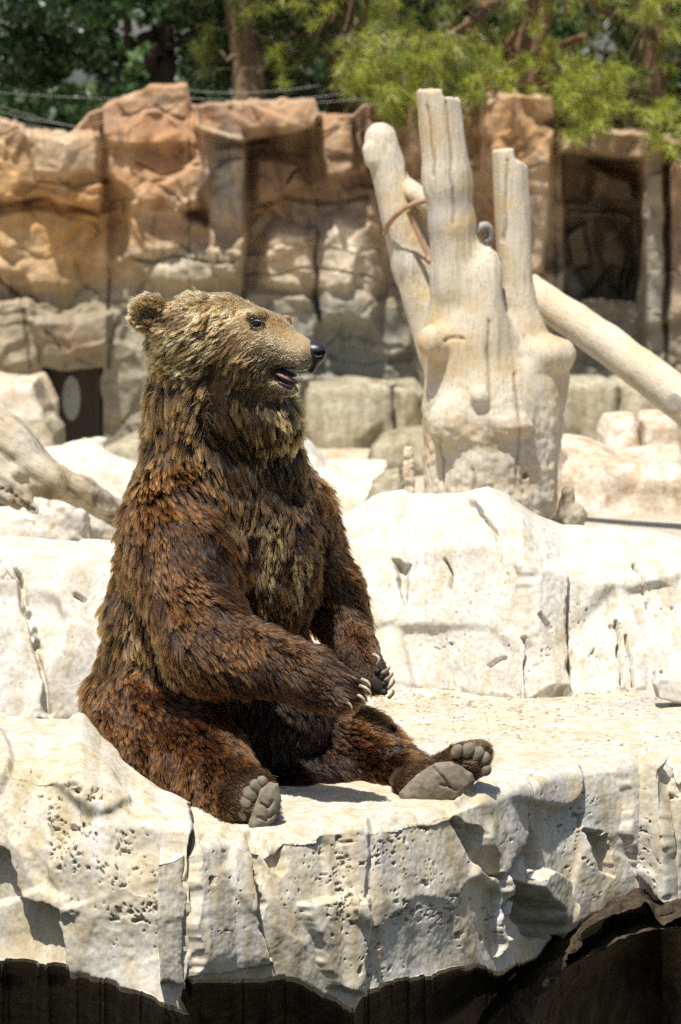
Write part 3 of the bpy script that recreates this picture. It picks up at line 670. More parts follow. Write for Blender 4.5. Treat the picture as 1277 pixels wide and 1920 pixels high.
# den door standing in the doorway
M_DOOR = plain_mat('den_door_paint', (.075, .055, .038), .6, .3, c2=(.045, .034, .026), scale=6)
M_STEEL = plain_mat('worn_pale_steel', (.42, .43, .40), .5, .4, c2=(.30, .31, .29), scale=9)
def box_mesh(lo, hi, bev=.004):
    bm = bmesh.new(); bmesh.ops.create_cube(bm, size=1)
    lo, hi = Vector(lo), Vector(hi)
    for v in bm.verts: v.co = Vector(((lo[i] + hi[i]) / 2 + v.co[i] * (hi[i] - lo[i])) for i in range(3))
    if bev: bmesh.ops.bevel(bm, geom=bm.edges[:], offset=bev, segments=2, affect='EDGES')
    me = bpy.data.meshes.new('box'); bm.to_mesh(me); bm.free(); return me
door = empty('den_door', V(138, 850, 35.5), 'dark brown den door with a pale oval plate in the doorway of the cliff', 'door')
def pbox(name, a, b, y0, y1, m, par):
    p, q = P(a[0], b[1], (y0 + y1) / 2), P(b[0], a[1], (y0 + y1) / 2); me = box_mesh((p[0], y0, p[2]), (q[0], y1, q[2]), .006); me.name = name
    return link(name, me, m, par)
pbox('door_panel', (80, 690), (180, 868), 35.42, 35.48, M_DOOR, door)
pbox('jamb', (180, 688), (189, 868), 35.30, 35.46, M_DOOR, door); pbox('jamb', (74, 688), (84, 868), 35.30, 35.46, M_DOOR, door)
pl_ = blob_mesh = None
def ellipse_plate(name, c, rx, rz, th, m, par):
    an = np.linspace(0, 2 * math.pi, 32, endpoint=False); v = []
    for k, (y, s_) in enumerate(((0, 1), (-th * .7, 1), (-th, .93))): v += [(c[0] + rx * s_ * math.cos(a), c[1] + y, c[2] + rz * s_ * math.sin(a)) for a in an]
    f = [[k * 32 + i, k * 32 + (i + 1) % 32, (k + 1) * 32 + (i + 1) % 32, (k + 1) * 32 + i] for k in (0, 1) for i in range(32)] + [list(range(64, 96))]
    return link(name, mesh(name, v, f, False), m, par)
ellipse_plate('oval_plate', P(134, 746, 35.415), .088, .21, .02, M_STEEL, door)
# ================================================================== trees on the bank above and behind the cliff
def leaf_mat(name, bump_=0):
    m, nt, b = mat(name); nt.nodes.remove(b); out = nt.nodes['Material Output']
    a = attr(nt, 'col'); d = N(nt, 'ShaderNodeBsdfDiffuse'); t = N(nt, 'ShaderNodeBsdfTranslucent'); mx = N(nt, 'ShaderNodeMixShader'); mx.inputs[0].default_value = .35
    gl = N(nt, 'ShaderNodeBsdfGlossy'); gl.inputs['Roughness'].default_value = .45; m2 = N(nt, 'ShaderNodeMixShader'); m2.inputs[0].default_value = .05
    nt.links.new(a.outputs['Color'], d.inputs[0]); nt.links.new(a.outputs['Color'], t.inputs[0])
    nt.links.new(d.outputs[0], mx.inputs[1]); nt.links.new(t.outputs[0], mx.inputs[2]); nt.links.new(mx.outputs[0], m2.inputs[1]); nt.links.new(gl.outputs[0], m2.inputs[2])
    nt.links.new(m2.outputs[0], out.inputs['Surface']); return m
M_LEAF = leaf_mat('leaf')
M_BARK = plain_mat('pine_bark', (.20, .115, .065), .9, .2, c2=(.09, .055, .035), scale=14, bd=.03)
M_BARKD = plain_mat('dark_bark', (.07, .055, .042), .9, .2, c2=(.04, .03, .024), scale=12, bd=.03)
M_BARKL = plain_mat('pale_dead_bark', (.22, .15, .09), .9, .2, c2=(.12, .085, .055), scale=14, bd=.02)
M_BUD = plain_mat('pollen_cone', (.40, .24, .07), .8, .2, c2=(.36, .20, .05), scale=30)
RT = np.random.default_rng(21)
def wander(a, b, n=9, amp=.1):
    t = np.linspace(0, 1, n)[:, None]; q = np.asarray(a) * (1 - t) + np.asarray(b) * t
    return q + amp * np.stack([fbm(np.concatenate([t * 3 + RT.random() * 50, t * 0, t * 0], 1), 1, 2, s) for s in (1, 2, 3)], -1) * np.sin(t * math.pi * .9)
def limb(name, a, b, ra, rb, m, par, amp=.12, n=10):
    return tube(name, wander(a, b, n, amp), np.linspace(ra, rb, n), m, par, 9)
def needles(A, D, n, ln, w, spread=.9):
    """n needles per shoot: A (k,3) bases, D (k,3) shoot vectors -> triangles"""
    k = len(A); t = RT.random((k, n, 1)) ** .7; base = A[:, None] + t * D[:, None]
    ax = D / (np.linalg.norm(D, axis=1, keepdims=True) + 1e-9); r = RT.normal(0, 1, (k, n, 3)); r /= np.linalg.norm(r, axis=-1, keepdims=True)
    d = ax[:, None] * .75 + r * spread + np.array([0, 0, -.10]); d /= np.linalg.norm(d, axis=-1, keepdims=True)
    L_ = ln * RT.uniform(.6, 1.1, (k, n, 1)); tip = base + d * L_ + np.array([0, 0, -.22]) * L_
    sd = np.cross(d, RT.normal(0, 1, (k, n, 3))); sd /= np.linalg.norm(sd, axis=-1, keepdims=True) + 1e-9
    return np.stack([base - sd * w, base + sd * w, tip], 2).reshape(-1, 3)
def tri_obj(name, V3, C3, m, par):
    f = np.arange(len(V3)).reshape(-1, 3); return link(name, mesh(name, V3, f, False, {'col': C3}), m, par)
def shoots_in(zones):
    """zones: (polygon in px, n, Y range)"""
    out = []
    for poly, n, (y0, y1) in zones:
        q = np.array(poly, float); lo, hi = q.min(0), q.max(0); got = np.zeros((0, 2))
        while len(got) < n:
            c = lo + RT.random((n * 3, 2)) * (hi - lo); got = np.concatenate([got, c[poly_d(c[:, 0], c[:, 1], poly) < 0]])
        out.append(P(got[:n, 0], got[:n, 1], RT.uniform(y0, y1, n)))
    return np.concatenate(out)
def pine(label, trunk, limbs, zones, bright, buds=.3, n_needle=62, ln=.165, w=.0042, sl=.22, barkm=M_BARK, group=None, tip_dir=(0, -.25, .45)):
    tr = empty('pine_tree', trunk[0], label, 'tree', group)
    for a, b, ra, rb in zip(trunk[:-1], trunk[1:], np.linspace(.20, .10, len(trunk))[:-1], np.linspace(.20, .10, len(trunk))[1:]): pass
    pts = np.concatenate([wander(a, b, 8, .12)[(0 if i == 0 else 1):] for i, (a, b) in enumerate(zip(trunk[:-1], trunk[1:]))])
    tube('trunk', pts, np.linspace(.19, .07, len(pts)), barkm, tr, 12)
    for a, b, ra, rb in limbs: limb('branch', a, b, ra, rb, barkm if ra > .02 else M_BARKL, tr)
    A = shoots_in(zones); k = len(A)
    cen = np.asarray(trunk[0]) * .3 + np.asarray(trunk[-1]) * .7
    out = A - cen; out[:, 2] *= .3; out /= np.linalg.norm(out, axis=1, keepdims=True)
    D = (out * .7 + np.array(tip_dir) + RT.normal(0, .35, (k, 3))); D = D / np.linalg.norm(D, axis=1, keepdims=True) * sl * RT.uniform(.7, 1.3, (k, 1))
    V3 = needles(A, D, n_needle, ln, w)
    clus = fbm(A * 1.1, 1, 3, 5)[:, None]; b_ = np.clip(bright + .9 * clus + RT.normal(0, .22, (k, 1)), 0, 1)
    c = np.array([.030, .048, .012]) * (1 - b_) + np.array([.38, .43, .060]) * b_
    C3 = np.repeat(c, n_needle * 3, 0) * np.repeat(RT.uniform(.75, 1.25, (k * n_needle, 1)), 3, 0)
    tri_obj('crown', V3, C3, M_LEAF, tr)
    tw = []; tf = []
    sel = RT.random(k) < buds; vs = []; fs = []
    for a, d in zip(A[sel], D[sel]):
        for q in range(RT.integers(1, 4)):
            o = a + d * 1.05 + RT.normal(0, .03, 3); r = .010; h = .028
            i = len(vs); vs += [o + (r, 0, 0), o + (-r * .5, r * .86, 0), o + (-r * .5, -r * .86, 0), o + (0, 0, h), o + (0, 0, -.02)]
            fs += [[i, i + 1, i + 3], [i + 1, i + 2, i + 3], [i + 2, i, i + 3], [i + 1, i, i + 4], [i + 2, i + 1, i + 4], [i, i + 2, i + 4]]
    if vs: o = link('pollen_cones', mesh('pollen_cones', np.array(vs), fs), M_BUD, tr); o['kind'] = 'stuff'
    for a, d in zip(A[::3], D[::3]):
        v, f = tube_mesh([a - d * 1.6 + (0, 0, -.05), a, a + d], [.010, .007, .003], 4, False); tf += [[x + len(tw) for x in r] for r in f]; tw += v.tolist()
    o = link('twigs', mesh('twigs', np.array(tw), tf), M_BARKL, tr); o['kind'] = 'stuff'
    return tr
B_ = lambda *a: P(*a)
# the near pine that hangs over the cliff
pine('pine with bright drooping sprays and orange cones hanging over the cliff by the stump',
     [B_(985, 240, 37.2), B_(990, 120, 37.2), B_(1015, -60, 37.3), B_(1020, -500, 37.4)],
     [(B_(1000, 130, 37.2), B_(1100, 72, 35.6), .055, .03), (B_(960, 120, 37.2), B_(972, 60, 37.0), .05, .03), (B_(930, 4, 37), B_(864, 50, 35.6), .045, .03), (B_(864, 50, 35.6), B_(800, 76, 35.2), .02, .012), (B_(850, 60, 35.6), B_(700, 110, 34.4), .022, .010), (B_(1010, 100, 37.2), B_(1110, 160, 34.4), .03, .012), (B_(860, 66, 35.6), B_(880, 130, 34.6), .016, .008), (B_(1010, -100, 37.2), B_(700, -180, 34.6), .07, .02), (B_(1010, -200, 37.2), B_(1250, -260, 34.6), .07, .02), (B_(1012, -150, 37.2), B_(960, -260, 33.6), .07, .02)],
     [([(636, 128), (700, 50), (800, 70), (920, 90), (918, 190), (850, 232), (770, 235), (690, 180)], 150, (34.0, 35.0)), ([(1042, 160), (1080, 130), (1135, 128), (1156, 190), (1110, 246), (1050, 244)], 60, (34.0, 34.8)), ([(940, 60), (1040, 60), (1050, 200), (920, 200)], 22, (35.0, 36.6)), ([(900, -500), (1480, -500), (1480, 30), (1200, 60), (1100, 20), (900, -10)], 420, (33.4, 38.0)), ([(520, -300), (900, -300), (900, 0), (700, 30), (520, 40)], 150, (35.5, 38.0)), ([(1210, 205), (1300, 190), (1420, 250), (1420, 340), (1260, 320), (1206, 300)], 60, (34.1, 34.9))],
     1.0, buds=.4)
# pines further back
pine('dark olive pine filling the gap behind the near pine, right side', [B_(1210, 300, 41), B_(1205, -100, 41), B_(1200, -700, 41)], [(B_(1205, 60, 41), B_(1100, 0, 39), .06, .02), (B_(1205, 40, 41), B_(1310, -20, 39), .06, .02)],
     [([(1020, -600), (1480, -600), (1480, 260), (1160, 250), (1040, 180)], 650, (38.6, 42.5))], .36, .25, ln=.17, w=.0055)
pine('dense olive pine standing behind the overhanging slab of the cliff', [B_(640, 300, 42), B_(630, -100, 42), B_(625, -700, 42)], [(B_(630, 60, 42), B_(550, 60, 40), .06, .02), (B_(630, 0, 42), B_(760, -40, 40), .06, .02)],
     [([(500, -600), (960, -600), (960, 260), (800, 250), (560, 240), (500, 120)], 800, (39.0, 43.5))], .36, .3, ln=.17, w=.0055)
pine('thin pine with a pale bare trunk above the left part of the cliff', [B_(464, 230, 40), B_(458, 100, 40), B_(440, -40, 40), B_(420, -500, 40)], [(B_(460, 130, 40), B_(500, 118, 39.6), .03, .015), (B_(458, 120, 40), B_(410, 95, 39.7), .03, .012), (B_(450, 60, 40), B_(545, 80, 40), .03, .015), (B_(445, 0, 40), B_(330, -60, 39), .04, .02)],
     [([(330, -500), (560, -500), (560, 40), (430, 20), (340, 10)], 330, (38.6, 41.5)), ([(380, 60), (440, 40), (440, 130), (390, 150)], 16, (39, 41)), ([(480, 40), (560, 60), (560, 200), (500, 190)], 60, (40, 42.5))], .10, .05, barkm=M_BARKL, ln=.17, w=.0055)
# broadleaf trees
def broad(label, trunk, limbs, blobs, nleaf, size, c0, c1, barkm=M_BARKD, name='leafy_tree', group=None):
    tr = empty(name, trunk[0], label, 'tree', group)
    pts = np.concatenate([wander(a, b, 8, .15)[(0 if i == 0 else 1):] for i, (a, b) in enumerate(zip(trunk[:-1], trunk[1:]))])
    tube('trunk', pts, np.linspace(.20, .08, len(pts)), barkm, tr, 10)
    for a, b, ra, rb in limbs: limb('branch', a, b, ra, rb, barkm, tr, .25)
    V_, C_ = [], []
    for (c, r, wt) in blobs:
        n = int(nleaf * wt); d = RT.normal(0, 1, (n, 3)); d /= np.linalg.norm(d, axis=1, keepdims=True)
        p = np.asarray(c) + d * (RT.random((n, 1)) ** .42) * np.asarray(r)
        dens = fbm(p * 1.5, 1, 3, 31); p = p[dens > -.06]; n = len(p)
        a = RT.normal(0, 1, (n, 3)); a /= np.linalg.norm(a, axis=1, keepdims=True); b = np.cross(a, RT.normal(0, 1, (n, 3))); b /= np.linalg.norm(b, axis=1, keepdims=True) + 1e-9
        s_ = size * RT.uniform(.6, 1.3, (n, 1))
        V_.append(np.stack([p - a * s_, p + b * s_ * .5, p + a * s_, p - b * s_ * .5], 1).reshape(-1, 3))
        q = np.clip(RT.random((n, 1)) * .5 + .5 * (fbm(p * .9, 1, 2, 35)[:, None] + .5), 0, 1); C_.append(np.repeat(np.array(c0) * (1 - q) + np.array(c1) * q, 4, 0))
    V_, C_ = np.concatenate(V_), np.concatenate(C_)
    link('crown', mesh('crown', V_, np.arange(len(V_)).reshape(-1, 4), False, {'col': C_}), M_LEAF, tr); return tr
def bl(px_, py_, Y, rpx, rpy, ry, w_): s_ = Y / FPX; return (P(px_, py_, Y), (rpx * s_, ry, rpy * s_), w_)
broad('dark tree with forking black limbs above the left end of the cliff', [B_(300, 260, 41), B_(306, 150, 41), B_(300, 40, 41)],
      [(B_(306, 140, 41), B_(240, 60, 40.6), .09, .04), (B_(302, 120, 41), B_(318, 30, 41), .06, .03), (B_(240, 60, 40.6), B_(180, -60, 40), .05, .02), (B_(306, 60, 41), B_(420, 130, 40.5), .045, .02), (B_(316, 30, 41), B_(350, -120, 41), .06, .02), (B_(300, 90, 41), B_(500, -20, 40.6), .05, .02)],
      [bl(120, -20, 41, 150, 110, 1.6, .45), bl(320, -30, 41, 170, 90, 1.6, .5), bl(60, -240, 41, 260, 200, 2.0, .5), bl(330, -260, 41, 260, 200, 2, .5), bl(60, 110, 41, 80, 60, 1, .16), bl(400, 110, 41, 70, 60, 1, .10), bl(190, 90, 41, 60, 60, 1, .07), bl(240, 170, 41, 60, 30, 1, .05), bl(-120, 60, 41, 120, 140, 1.4, .3)], 15000, .055, (.010, .028, .006), (.045, .11, .016))
broad('sunny light green tree glimpsed far behind the dark forked tree', [B_(240, 330, 52), B_(240, 160, 52), B_(238, 80, 52)], [],
      [bl(245, 110, 52, 55, 45, 1.5, .35), bl(320, 150, 52, 60, 50, 1.5, .35), bl(200, 190, 52, 90, 36, 1.5, .35), bl(380, 60, 52, 60, 60, 1.5, .3)], 3400, .075, (.05, .10, .03), (.16, .26, .07))
for i, (x, y, Y, rx, ry, w_, lab) in enumerate(((30, 205, 46, 150, 62, .7, 'low dark shrubby tree behind the fence wires at the far left'), (470, 170, 47, 140, 120, .9, 'deep green tree filling the gap behind the pale pine trunk'), (800, 60, 50, 230, 240, 1.6, 'very dark tree mass far behind the near pine'), (1150, 120, 49, 190, 260, 1.5, 'very dark tree far behind the right end of the cliff'), (560, -20, 51, 170, 200, 1.1, 'dark tree far behind the dense olive pine'), (-420, 0, 46, 330, 300, 1.6, 'broad dark tree beyond the left edge of the view'), (-1000, 0, 48, 380, 320, 1.6, 'outermost broad dark tree on the bank at the left'), (1720, 0, 46, 330, 300, 1.6, 'broad dark tree beyond the right edge of the view'), (2300, 0, 48, 380, 320, 1.6, 'outermost broad dark tree on the bank at the right'))):
    broad(lab, [B_(x, 330, Y), B_(x, y + 60, Y), B_(x, y - 20, Y)], [], [bl(x, y, Y, rx, ry, 2.2, w_), bl(x - rx * .4, y + ry * .3, Y - .6, rx * .6, ry * .6, 1.5, w_ * .4), bl(x + rx * .4, y + ry * .2, Y - .4, rx * .6, ry * .6, 1.5, w_ * .4)], 13000, .075, (.009, .022, .006), (.040, .085, .014))

# ------------------------------------------------------------------ fence wires along the top of the cliff
M_WIRE = plain_mat('fence_wire', (.30, .30, .28), .4, .5, scale=5)
wf = empty('wire_fence', V(180, 250, 34.6), 'thin slack fence wires strung along the top of the cliff at the left', 'fence')
for a, b, sag in (((-60, 176), (150, 240), 5), ((-60, 190), (140, 236), 6), ((-60, 210), (136, 246), 4), ((-60, 228), (120, 252), 3), ((-60, 168), (360, 186), 6), ((150, 236), (362, 182), 5), ((356, 170), (600, 160), 8), ((358, 184), (640, 176), 8), ((356, 196), (690, 184), 6)):
    t = np.linspace(0, 1, 12); tube('wire', [P(a[0] + (b[0] - a[0]) * k, a[1] + (b[1] - a[1]) * k + sag * 4 * k * (1 - k), 33.9) for k in t], .0024, M_WIRE, wf, 5)
# ================================================================== dead wood
def wood_mat(name, base, gold, dark, gs=.7, ang=0):
    m, nt, b = mat(name); pos = geo_pos(nt)
    rp = N(nt, 'ShaderNodeMapping'); rp.inputs['Rotation'].default_value = (0, math.radians(ang), 0); nt.links.new(pos, rp.inputs['Vector'])
    sc_ = N(nt, 'ShaderNodeMapping'); sc_.inputs['Scale'].default_value = (38, 38, 1.4); nt.links.new(rp.outputs[0], sc_.inputs['Vector'])
    st = noise_node(nt, sc_.outputs[0], 2.4, 6, .7); n1 = noise_node(nt, pos, 3.2, 5, .6); n2 = noise_node(nt, pos, 45, 5, .65)
    c = mix(nt, ramp(nt, n1, [(.47, (0, 0, 0)), (.66, (gs, gs, gs))]), base, gold)
    n4 = noise_node(nt, pos, 1.9, 4, .6, .6); c = mix(nt, ramp(nt, n4, [(.50, (0, 0, 0)), (.68, (.8, .8, .8))]), c, (base[2] * 1.02, base[2] * .98, base[2] * .90))
    c = mix(nt, ramp(nt, st, [(.34, (.9, .9, .9)), (.50, (0, 0, 0))]), c, tuple(x * .58 for x in base))
    c = mix(nt, ramp(nt, n2, [(.28, (.4, .4, .4)), (.42, (0, 0, 0))]), c, dark)
    a = attr(nt, 'dirt_dark'); c = mix(nt, a.outputs['Fac'], c, dark)
    nt.links.new(c, b.inputs['Base Color']); b.inputs['Roughness'].default_value = .75; b.inputs['Specular IOR Level'].default_value = .3
    h1 = bump(nt, b, st, .010, .5); nt.links.new(bump(nt, b, n2, .005, .6, h1), b.inputs['Normal']); return m
M_WOOD = wood_mat('silver_dead_wood', (.55, .485, .375), (.48, .33, .13), (.20, .13, .06), .95)
M_LOG = wood_mat('peeled_log', (.64, .56, .43), (.54, .37, .14), (.22, .13, .05), .6, 54)
M_DRIFT = wood_mat('grey_driftwood', (.50, .45, .365), (.40, .30, .15), (.12, .09, .05), .6, 60)
YS = 18.0
SF = Field(P(640, 1030, YS) + np.array([0, -.55, -.1]), P(1110, 140, YS) + np.array([0, .75, .05]), .0105)
def C_(a, b, ra, rb, k=.05): SF.cone(P(*a), P(*b), ra, rb, k)
C_((918, 1040, 18), (908, 780, 18), .315, .285, .05); C_((908, 780, 18), (884, 650, 18), .275, .235, .06)
C_((880, 640, 18), (862, 520, 17.95), .205, .135, .06); C_((860, 530, 17.93), (848, 420, 17.9), .125, .105, .04); C_((848, 420, 17.9), (836, 330, 17.9), .105, .108, .03); C_((840, 345, 17.9), (816, 130, 17.9), .112, .098, .03)
C_((828, 660, 18.1), (778, 500, 18.18), .115, .105, .04); C_((778, 500, 18.18), (714, 262, 18.25), .105, .082, .03); C_((700, 300, 18.2), (694, 280, 18.2), .045, .04, .02)
C_((1005, 720, 18), (968, 560, 18.02), .135, .085, .04); C_((968, 560, 18.02), (954, 240, 18.05), .084, .083, .03)
SF.ell(P(1036, 664, 17.93), (.112, .11, .085), .04); C_((1010, 690, 18), (990, 930, 17.98), .14, .13, .06)
SF.ell(P(912, 580, 17.84), (.07, .06, .17), .09); SF.ell(P(914, 505, 17.88), (.06, .06, .10), .08); SF.ell(P(838, 790, 17.75), (.09, .06, .10), .08); SF.ell(P(900, 745, 17.71), (.045, .04, .045), .03); SF.ell(P(810, 640, 17.80), (.07, .06, .08), .05); SF.ell(P(960, 800, 17.74), (.10, .06, .05), .05)
SF.cut_cone(P(962, 570, 17.7), P(986, 668, 17.85), .030, .018, .03); SF.cut_cone(P(928, 828, 17.66), P(944, 836, 17.70), .022, .030, .03); SF.cut_cone(P(984, 892, 17.68), P(984, 892, 17.8), .022, .012, .02)
# broken tops
ax = [SF.lo[q] + SF.h * np.arange(SF.n[q]) for q in range(3)]
X, Yg, Z = np.meshgrid(*ax, indexing='ij'); PXg, PYg = 638.5 + X / YS * FPX, None
zt = lambda py: float(P(800, py, 17.95)[2])
jag = .010 * fbm(np.stack([X[:, :, 0] * 40, Yg[:, :, 0] * 40, X[:, :, 0] * 0], -1), 1, 3, 3)[:, :, None]
cut = np.where((PXg > 770) & (PXg < 900), np.where(PXg < 826, zt(168), zt(184)) + jag * 1.2, np.where(PXg >= 905, np.where(PXg < 964, zt(280), zt(298) - (PXg - 964) * .0012) + jag, 99.))
SF.d = np.maximum(SF.d, (Z - cut).astype(np.float32)); del X, Yg, Z, PXg, cut
sv, sf = SF.build(1); sn = vnormals(sv, sf); qx, qy = proj(sv)
lowm = sstep(640, 860, qy)
amp = .006 * fbm(sv * np.array([26, 26, 1.6]), 1, 4, 5) + .003 * fbm(sv * np.array([60, 60, 5.]), 1, 3, 6) + lowm * (.013 * fbm(sv * np.array([9, 9, 16.]), 1, 4, 7) + .010 * fbm(sv * 40, 1, 3, 8))
dirt_dark = .5 * np.clip(fbm(sv * np.array([7, 7, 14.]), 1, 4, 7) * -3 - .55, 0, 1) * lowm
for c in ([(918, 600), (914, 660), (920, 752)], [(836, 640), (850, 632), (868, 634)], [(888, 880), (890, 930)], [(952, 300), (946, 380), (944, 450)], [(740, 240), (768, 330)], [(836, 190), (846, 300), (852, 420)], [(800, 200), (812, 330)], [(968, 700), (975, 800), (968, 900)], [(826, 820), (832, 910)], [(1005, 330), (985, 300)]):
    m_ = 1 - sstep(.5, 4.2, seg_d(qx + 4 * vnoise(p3(qx / 30, qy / 30), 4), qy, c)); amp -= .012 * m_; dirt_dark = np.maximum(dirt_dark, .6 * m_)
fr_ = sn[:, 1] < .3
greyz = np.exp(-(((qx - 770) / 40) ** 2 + ((qy - 500) / 90) ** 2)) * (qx < 812)
dirt_dark = np.maximum(dirt_dark, .35 * greyz * (fbm(sv * 60, 1, 3, 4) > -.05))
sv = sv + sn * amp[:, None]
stump = link('tree_stump', mesh('tree_stump', sv, sf, True, {'dirt_dark': dirt_dark}), M_WOOD)
tag(stump, 'big bleached dead tree stump with three broken upright prongs behind the white rock', 'tree stump'); MATW['tree_stump'] = stump.matrix_basis.copy()
limb_ = tube('branch_stub', [P(760, 350, 18.2), P(786, 366, 18.1), P(806, 392, 18.08), P(820, 410, 18.1)], [.05, .045, .04, .035], M_WOOD, stump, 12)
# rust-brown strap round the left prong
M_STRAP = plain_mat('rusty_strap', (.40, .25, .16), .8, .2, c2=(.30, .18, .11), scale=40)
sps = empty('strap', V(770, 400, 18.1), 'rusty brown strap looped round the left prong of the dead stump', 'strap')
def band(name, pts, wd, th, m, par):
    pts = np.array(pts); T = np.gradient(pts, axis=0); T /= np.linalg.norm(T, axis=1, keepdims=True); up_ = np.cross(T, np.array([0, -1., 0])); up_ /= np.linalg.norm(up_, axis=1, keepdims=True) + 1e-9; nn = np.cross(up_, T)
    V_ = np.concatenate([np.stack([p + u * wd / 2 - n * th / 2, p - u * wd / 2 - n * th / 2, p - u * wd / 2 + n * th / 2, p + u * wd / 2 + n * th / 2]) for p, u, n in zip(pts, up_, nn)])
    i = np.arange(len(V_)).reshape(-1, 4); j = np.roll(i, -1, 1); f = np.stack([i[:-1], j[:-1], j[1:], i[1:]], -1).reshape(-1, 4).tolist() + [i[0].tolist(), i[-1][::-1].tolist()]
    return link(name, mesh(name, V_, f, True), m, par)
band('loop', [P(722, 440, 18.18), P(726, 424, 18.10), P(740, 406, 18.04), P(758, 391, 18.00), P(780, 380, 17.98), P(800, 376, 17.98), P(812, 378, 18.02)], .025, .006, M_STRAP, sps)
band('tail', [P(766, 396, 18.00), P(776, 420, 18.00), P(788, 446, 18.00), P(800, 474, 17.99), P(806, 488, 17.99)], .025, .006, M_STRAP, sps)
# chain and shackle between the prongs
M_CHAIN = plain_mat('weathered_chain', (.20, .18, .15), .45, .5, c2=(.10, .09, .08), scale=60); M_CHAIN.node_tree.nodes['Principled BSDF'].inputs['Metallic'].default_value = .6
sh_ = empty('shackle', V(915, 450, 18.0), 'grey shackle and short chain wedged between the middle and right prongs', 'shackle')
def ring(name, c, R_, r, tilt, m, par, sx=1.0, a0=0, a1=2 * math.pi, closed=True):
    an = np.linspace(a0, a1, 20); q = np.stack([np.cos(an) * R_ * sx, 0 * an, np.sin(an) * R_], -1) @ rot_z(tilt[0]).T @ rot_yy(tilt[1]).T
    return tube(name, q + np.array(c), r, m, par, 8)
def rot_z(a): c, s_ = math.cos(a), math.sin(a); return np.array([[c, -s_, 0], [s_, c, 0], [0, 0, 1.]])
def rot_yy(a): c, s_ = math.cos(a), math.sin(a); return np.array([[c, 0, s_], [0, 1., 0], [-s_, 0, c]])
ring('bow', P(904, 444, 17.98), .055, .020, (.5, .35), M_STRAP if False else plain_mat('shackle_iron', (.36, .33, .29), .6, .4, c2=(.25, .22, .19), scale=50), sh_, .75, -.6, 3.6)
for k, (x, y) in enumerate(((912, 458), (918, 470), (924, 482), (932, 492))): ring('chain_link', P(x, y, 17.94), .020, .007, (.9 * (k % 2), .5), M_CHAIN, sh_, .6)

# leaning log and the sawn log beside it
def log_mesh(pts, rad, n=20, rough=.006, seed=1, step=60):
    pts = np.array(pts); tt = np.linspace(0, 1, len(pts)); t2 = np.linspace(0, 1, step)
    q = np.stack([np.interp(t2, tt, pts[:, k]) for k in range(3)], -1); rr = np.interp(t2, tt, rad)
    for _ in range(4): q[1:-1] = .25 * q[:-2] + .5 * q[1:-1] + .25 * q[2:]
    v, f = tube_mesh(q, rr, n, True); v = np.array(v); ctr = np.repeat(q, n, 0); d = (v - ctr) / (np.linalg.norm(v - ctr, axis=1, keepdims=True) + 1e-9)
    return v + d * (rough * fbm(v * np.array([5, 5, 5.]), 1, 3, seed) * 2 + rough * .6 * fbm(v * 30, 1, 2, seed))[:, None], f
v, f = log_mesh([P(985, 540, 18.75), P(1040, 578, 18.7), P(1140, 645, 18.6), P(1250, 730, 18.5), P(1400, 850, 18.35)], [.080, .086, .094, .098, .10], 22, .006, 3)
tag(link('log', mesh('log', v, f, True, {'dirt_dark': np.zeros(len(v))}), M_LOG), 'long peeled pale log leaning down from the stump to the right edge', 'log')
lg = empty('log', V(1262, 757, 18.2), 'short log with its grey sawn end facing us at the right edge', 'log')
a, b = P(1264, 757, 18.15), P(1420, 775, 18.75); v, f = log_mesh([a, (a + b) / 2, b], [.053, .055, .055], 20, .003, 5, 30)
link('trunk', mesh('trunk', v, f, True, {'dirt_dark': np.zeros(len(v))}), M_LOG, lg)
T_ = (a - b) / np.linalg.norm(a - b); e1 = np.cross(T_, [0, 0, 1]); e1 /= np.linalg.norm(e1); e2 = np.cross(T_, e1)
an = np.linspace(0, 2 * math.pi, 24, endpoint=False); vv = [a + T_ * .006]; 
for rr in (.02, .038, .050): vv += [a + T_ * (.006 if rr < .05 else .001) + rr * (math.cos(t_) * e1 + math.sin(t_) * e2) for t_ in an]
ff = [[0, 1 + i, 1 + (i + 1) % 24] for i in range(24)] + [[1 + k * 24 + i, 1 + (k + 1) * 24 + i, 1 + (k + 1) * 24 + (i + 1) % 24, 1 + k * 24 + (i + 1) % 24] for k in (0, 1) for i in range(24)]
link('sawn_end', mesh('sawn_end', vv, ff), plain_mat('sawn_grey_wood', (.30, .27, .22), .85, .2, c2=(.20, .175, .14), scale=70, bd=.004), lg)

# fallen trunk at the left
DF = Field(P(-190, 1000, 15.5) + np.array([0, -.4, -.1]), P(300, 730, 15.5) + np.array([0, .4, .25]), .011)
DF.cone(P(-180, 730, 15.5), P(6, 842, 15.5), .17, .132, .05); DF.cone(P(0, 838, 15.5), P(92, 898, 15.45), .132, .075, .05); DF.cone(P(70, 892, 15.45), P(150, 920, 15.5), .075, .058, .04); DF.cone(P(150, 920, 15.5), P(300, 1012, 15.7), .060, .050, .03)
DF.cone(P(-60, 860, 15.44), P(30, 925, 15.38), .10, .06, .03); DF.cone(P(20, 918, 15.4), P(68, 958, 15.36), .06, .016, .03); DF.ell(P(36, 884, 15.36), (.03, .03, .03), .03)
dv, df = DF.build(1); dn = vnormals(dv, df); qx, qy = proj(dv)
al = (dv[:, 0] * .80 - dv[:, 2] * .60); ac = (dv[:, 0] * .60 + dv[:, 2] * .80); dq = np.stack([al * 3, ac * 34, dv[:, 1] * 34], -1)
amp = .014 * fbm(dq, 1, 4, 9) + .004 * fbm(dv * 45, 1, 3, 10)
dirt_dark = .55 * sstep(.10, .35, -fbm(dq, 1, 4, 9)); dirt_dark = dirt_dark + .35 * sstep(.12, .3, fbm(dv * 14, 1, 3, 12)) * (qx > 70)
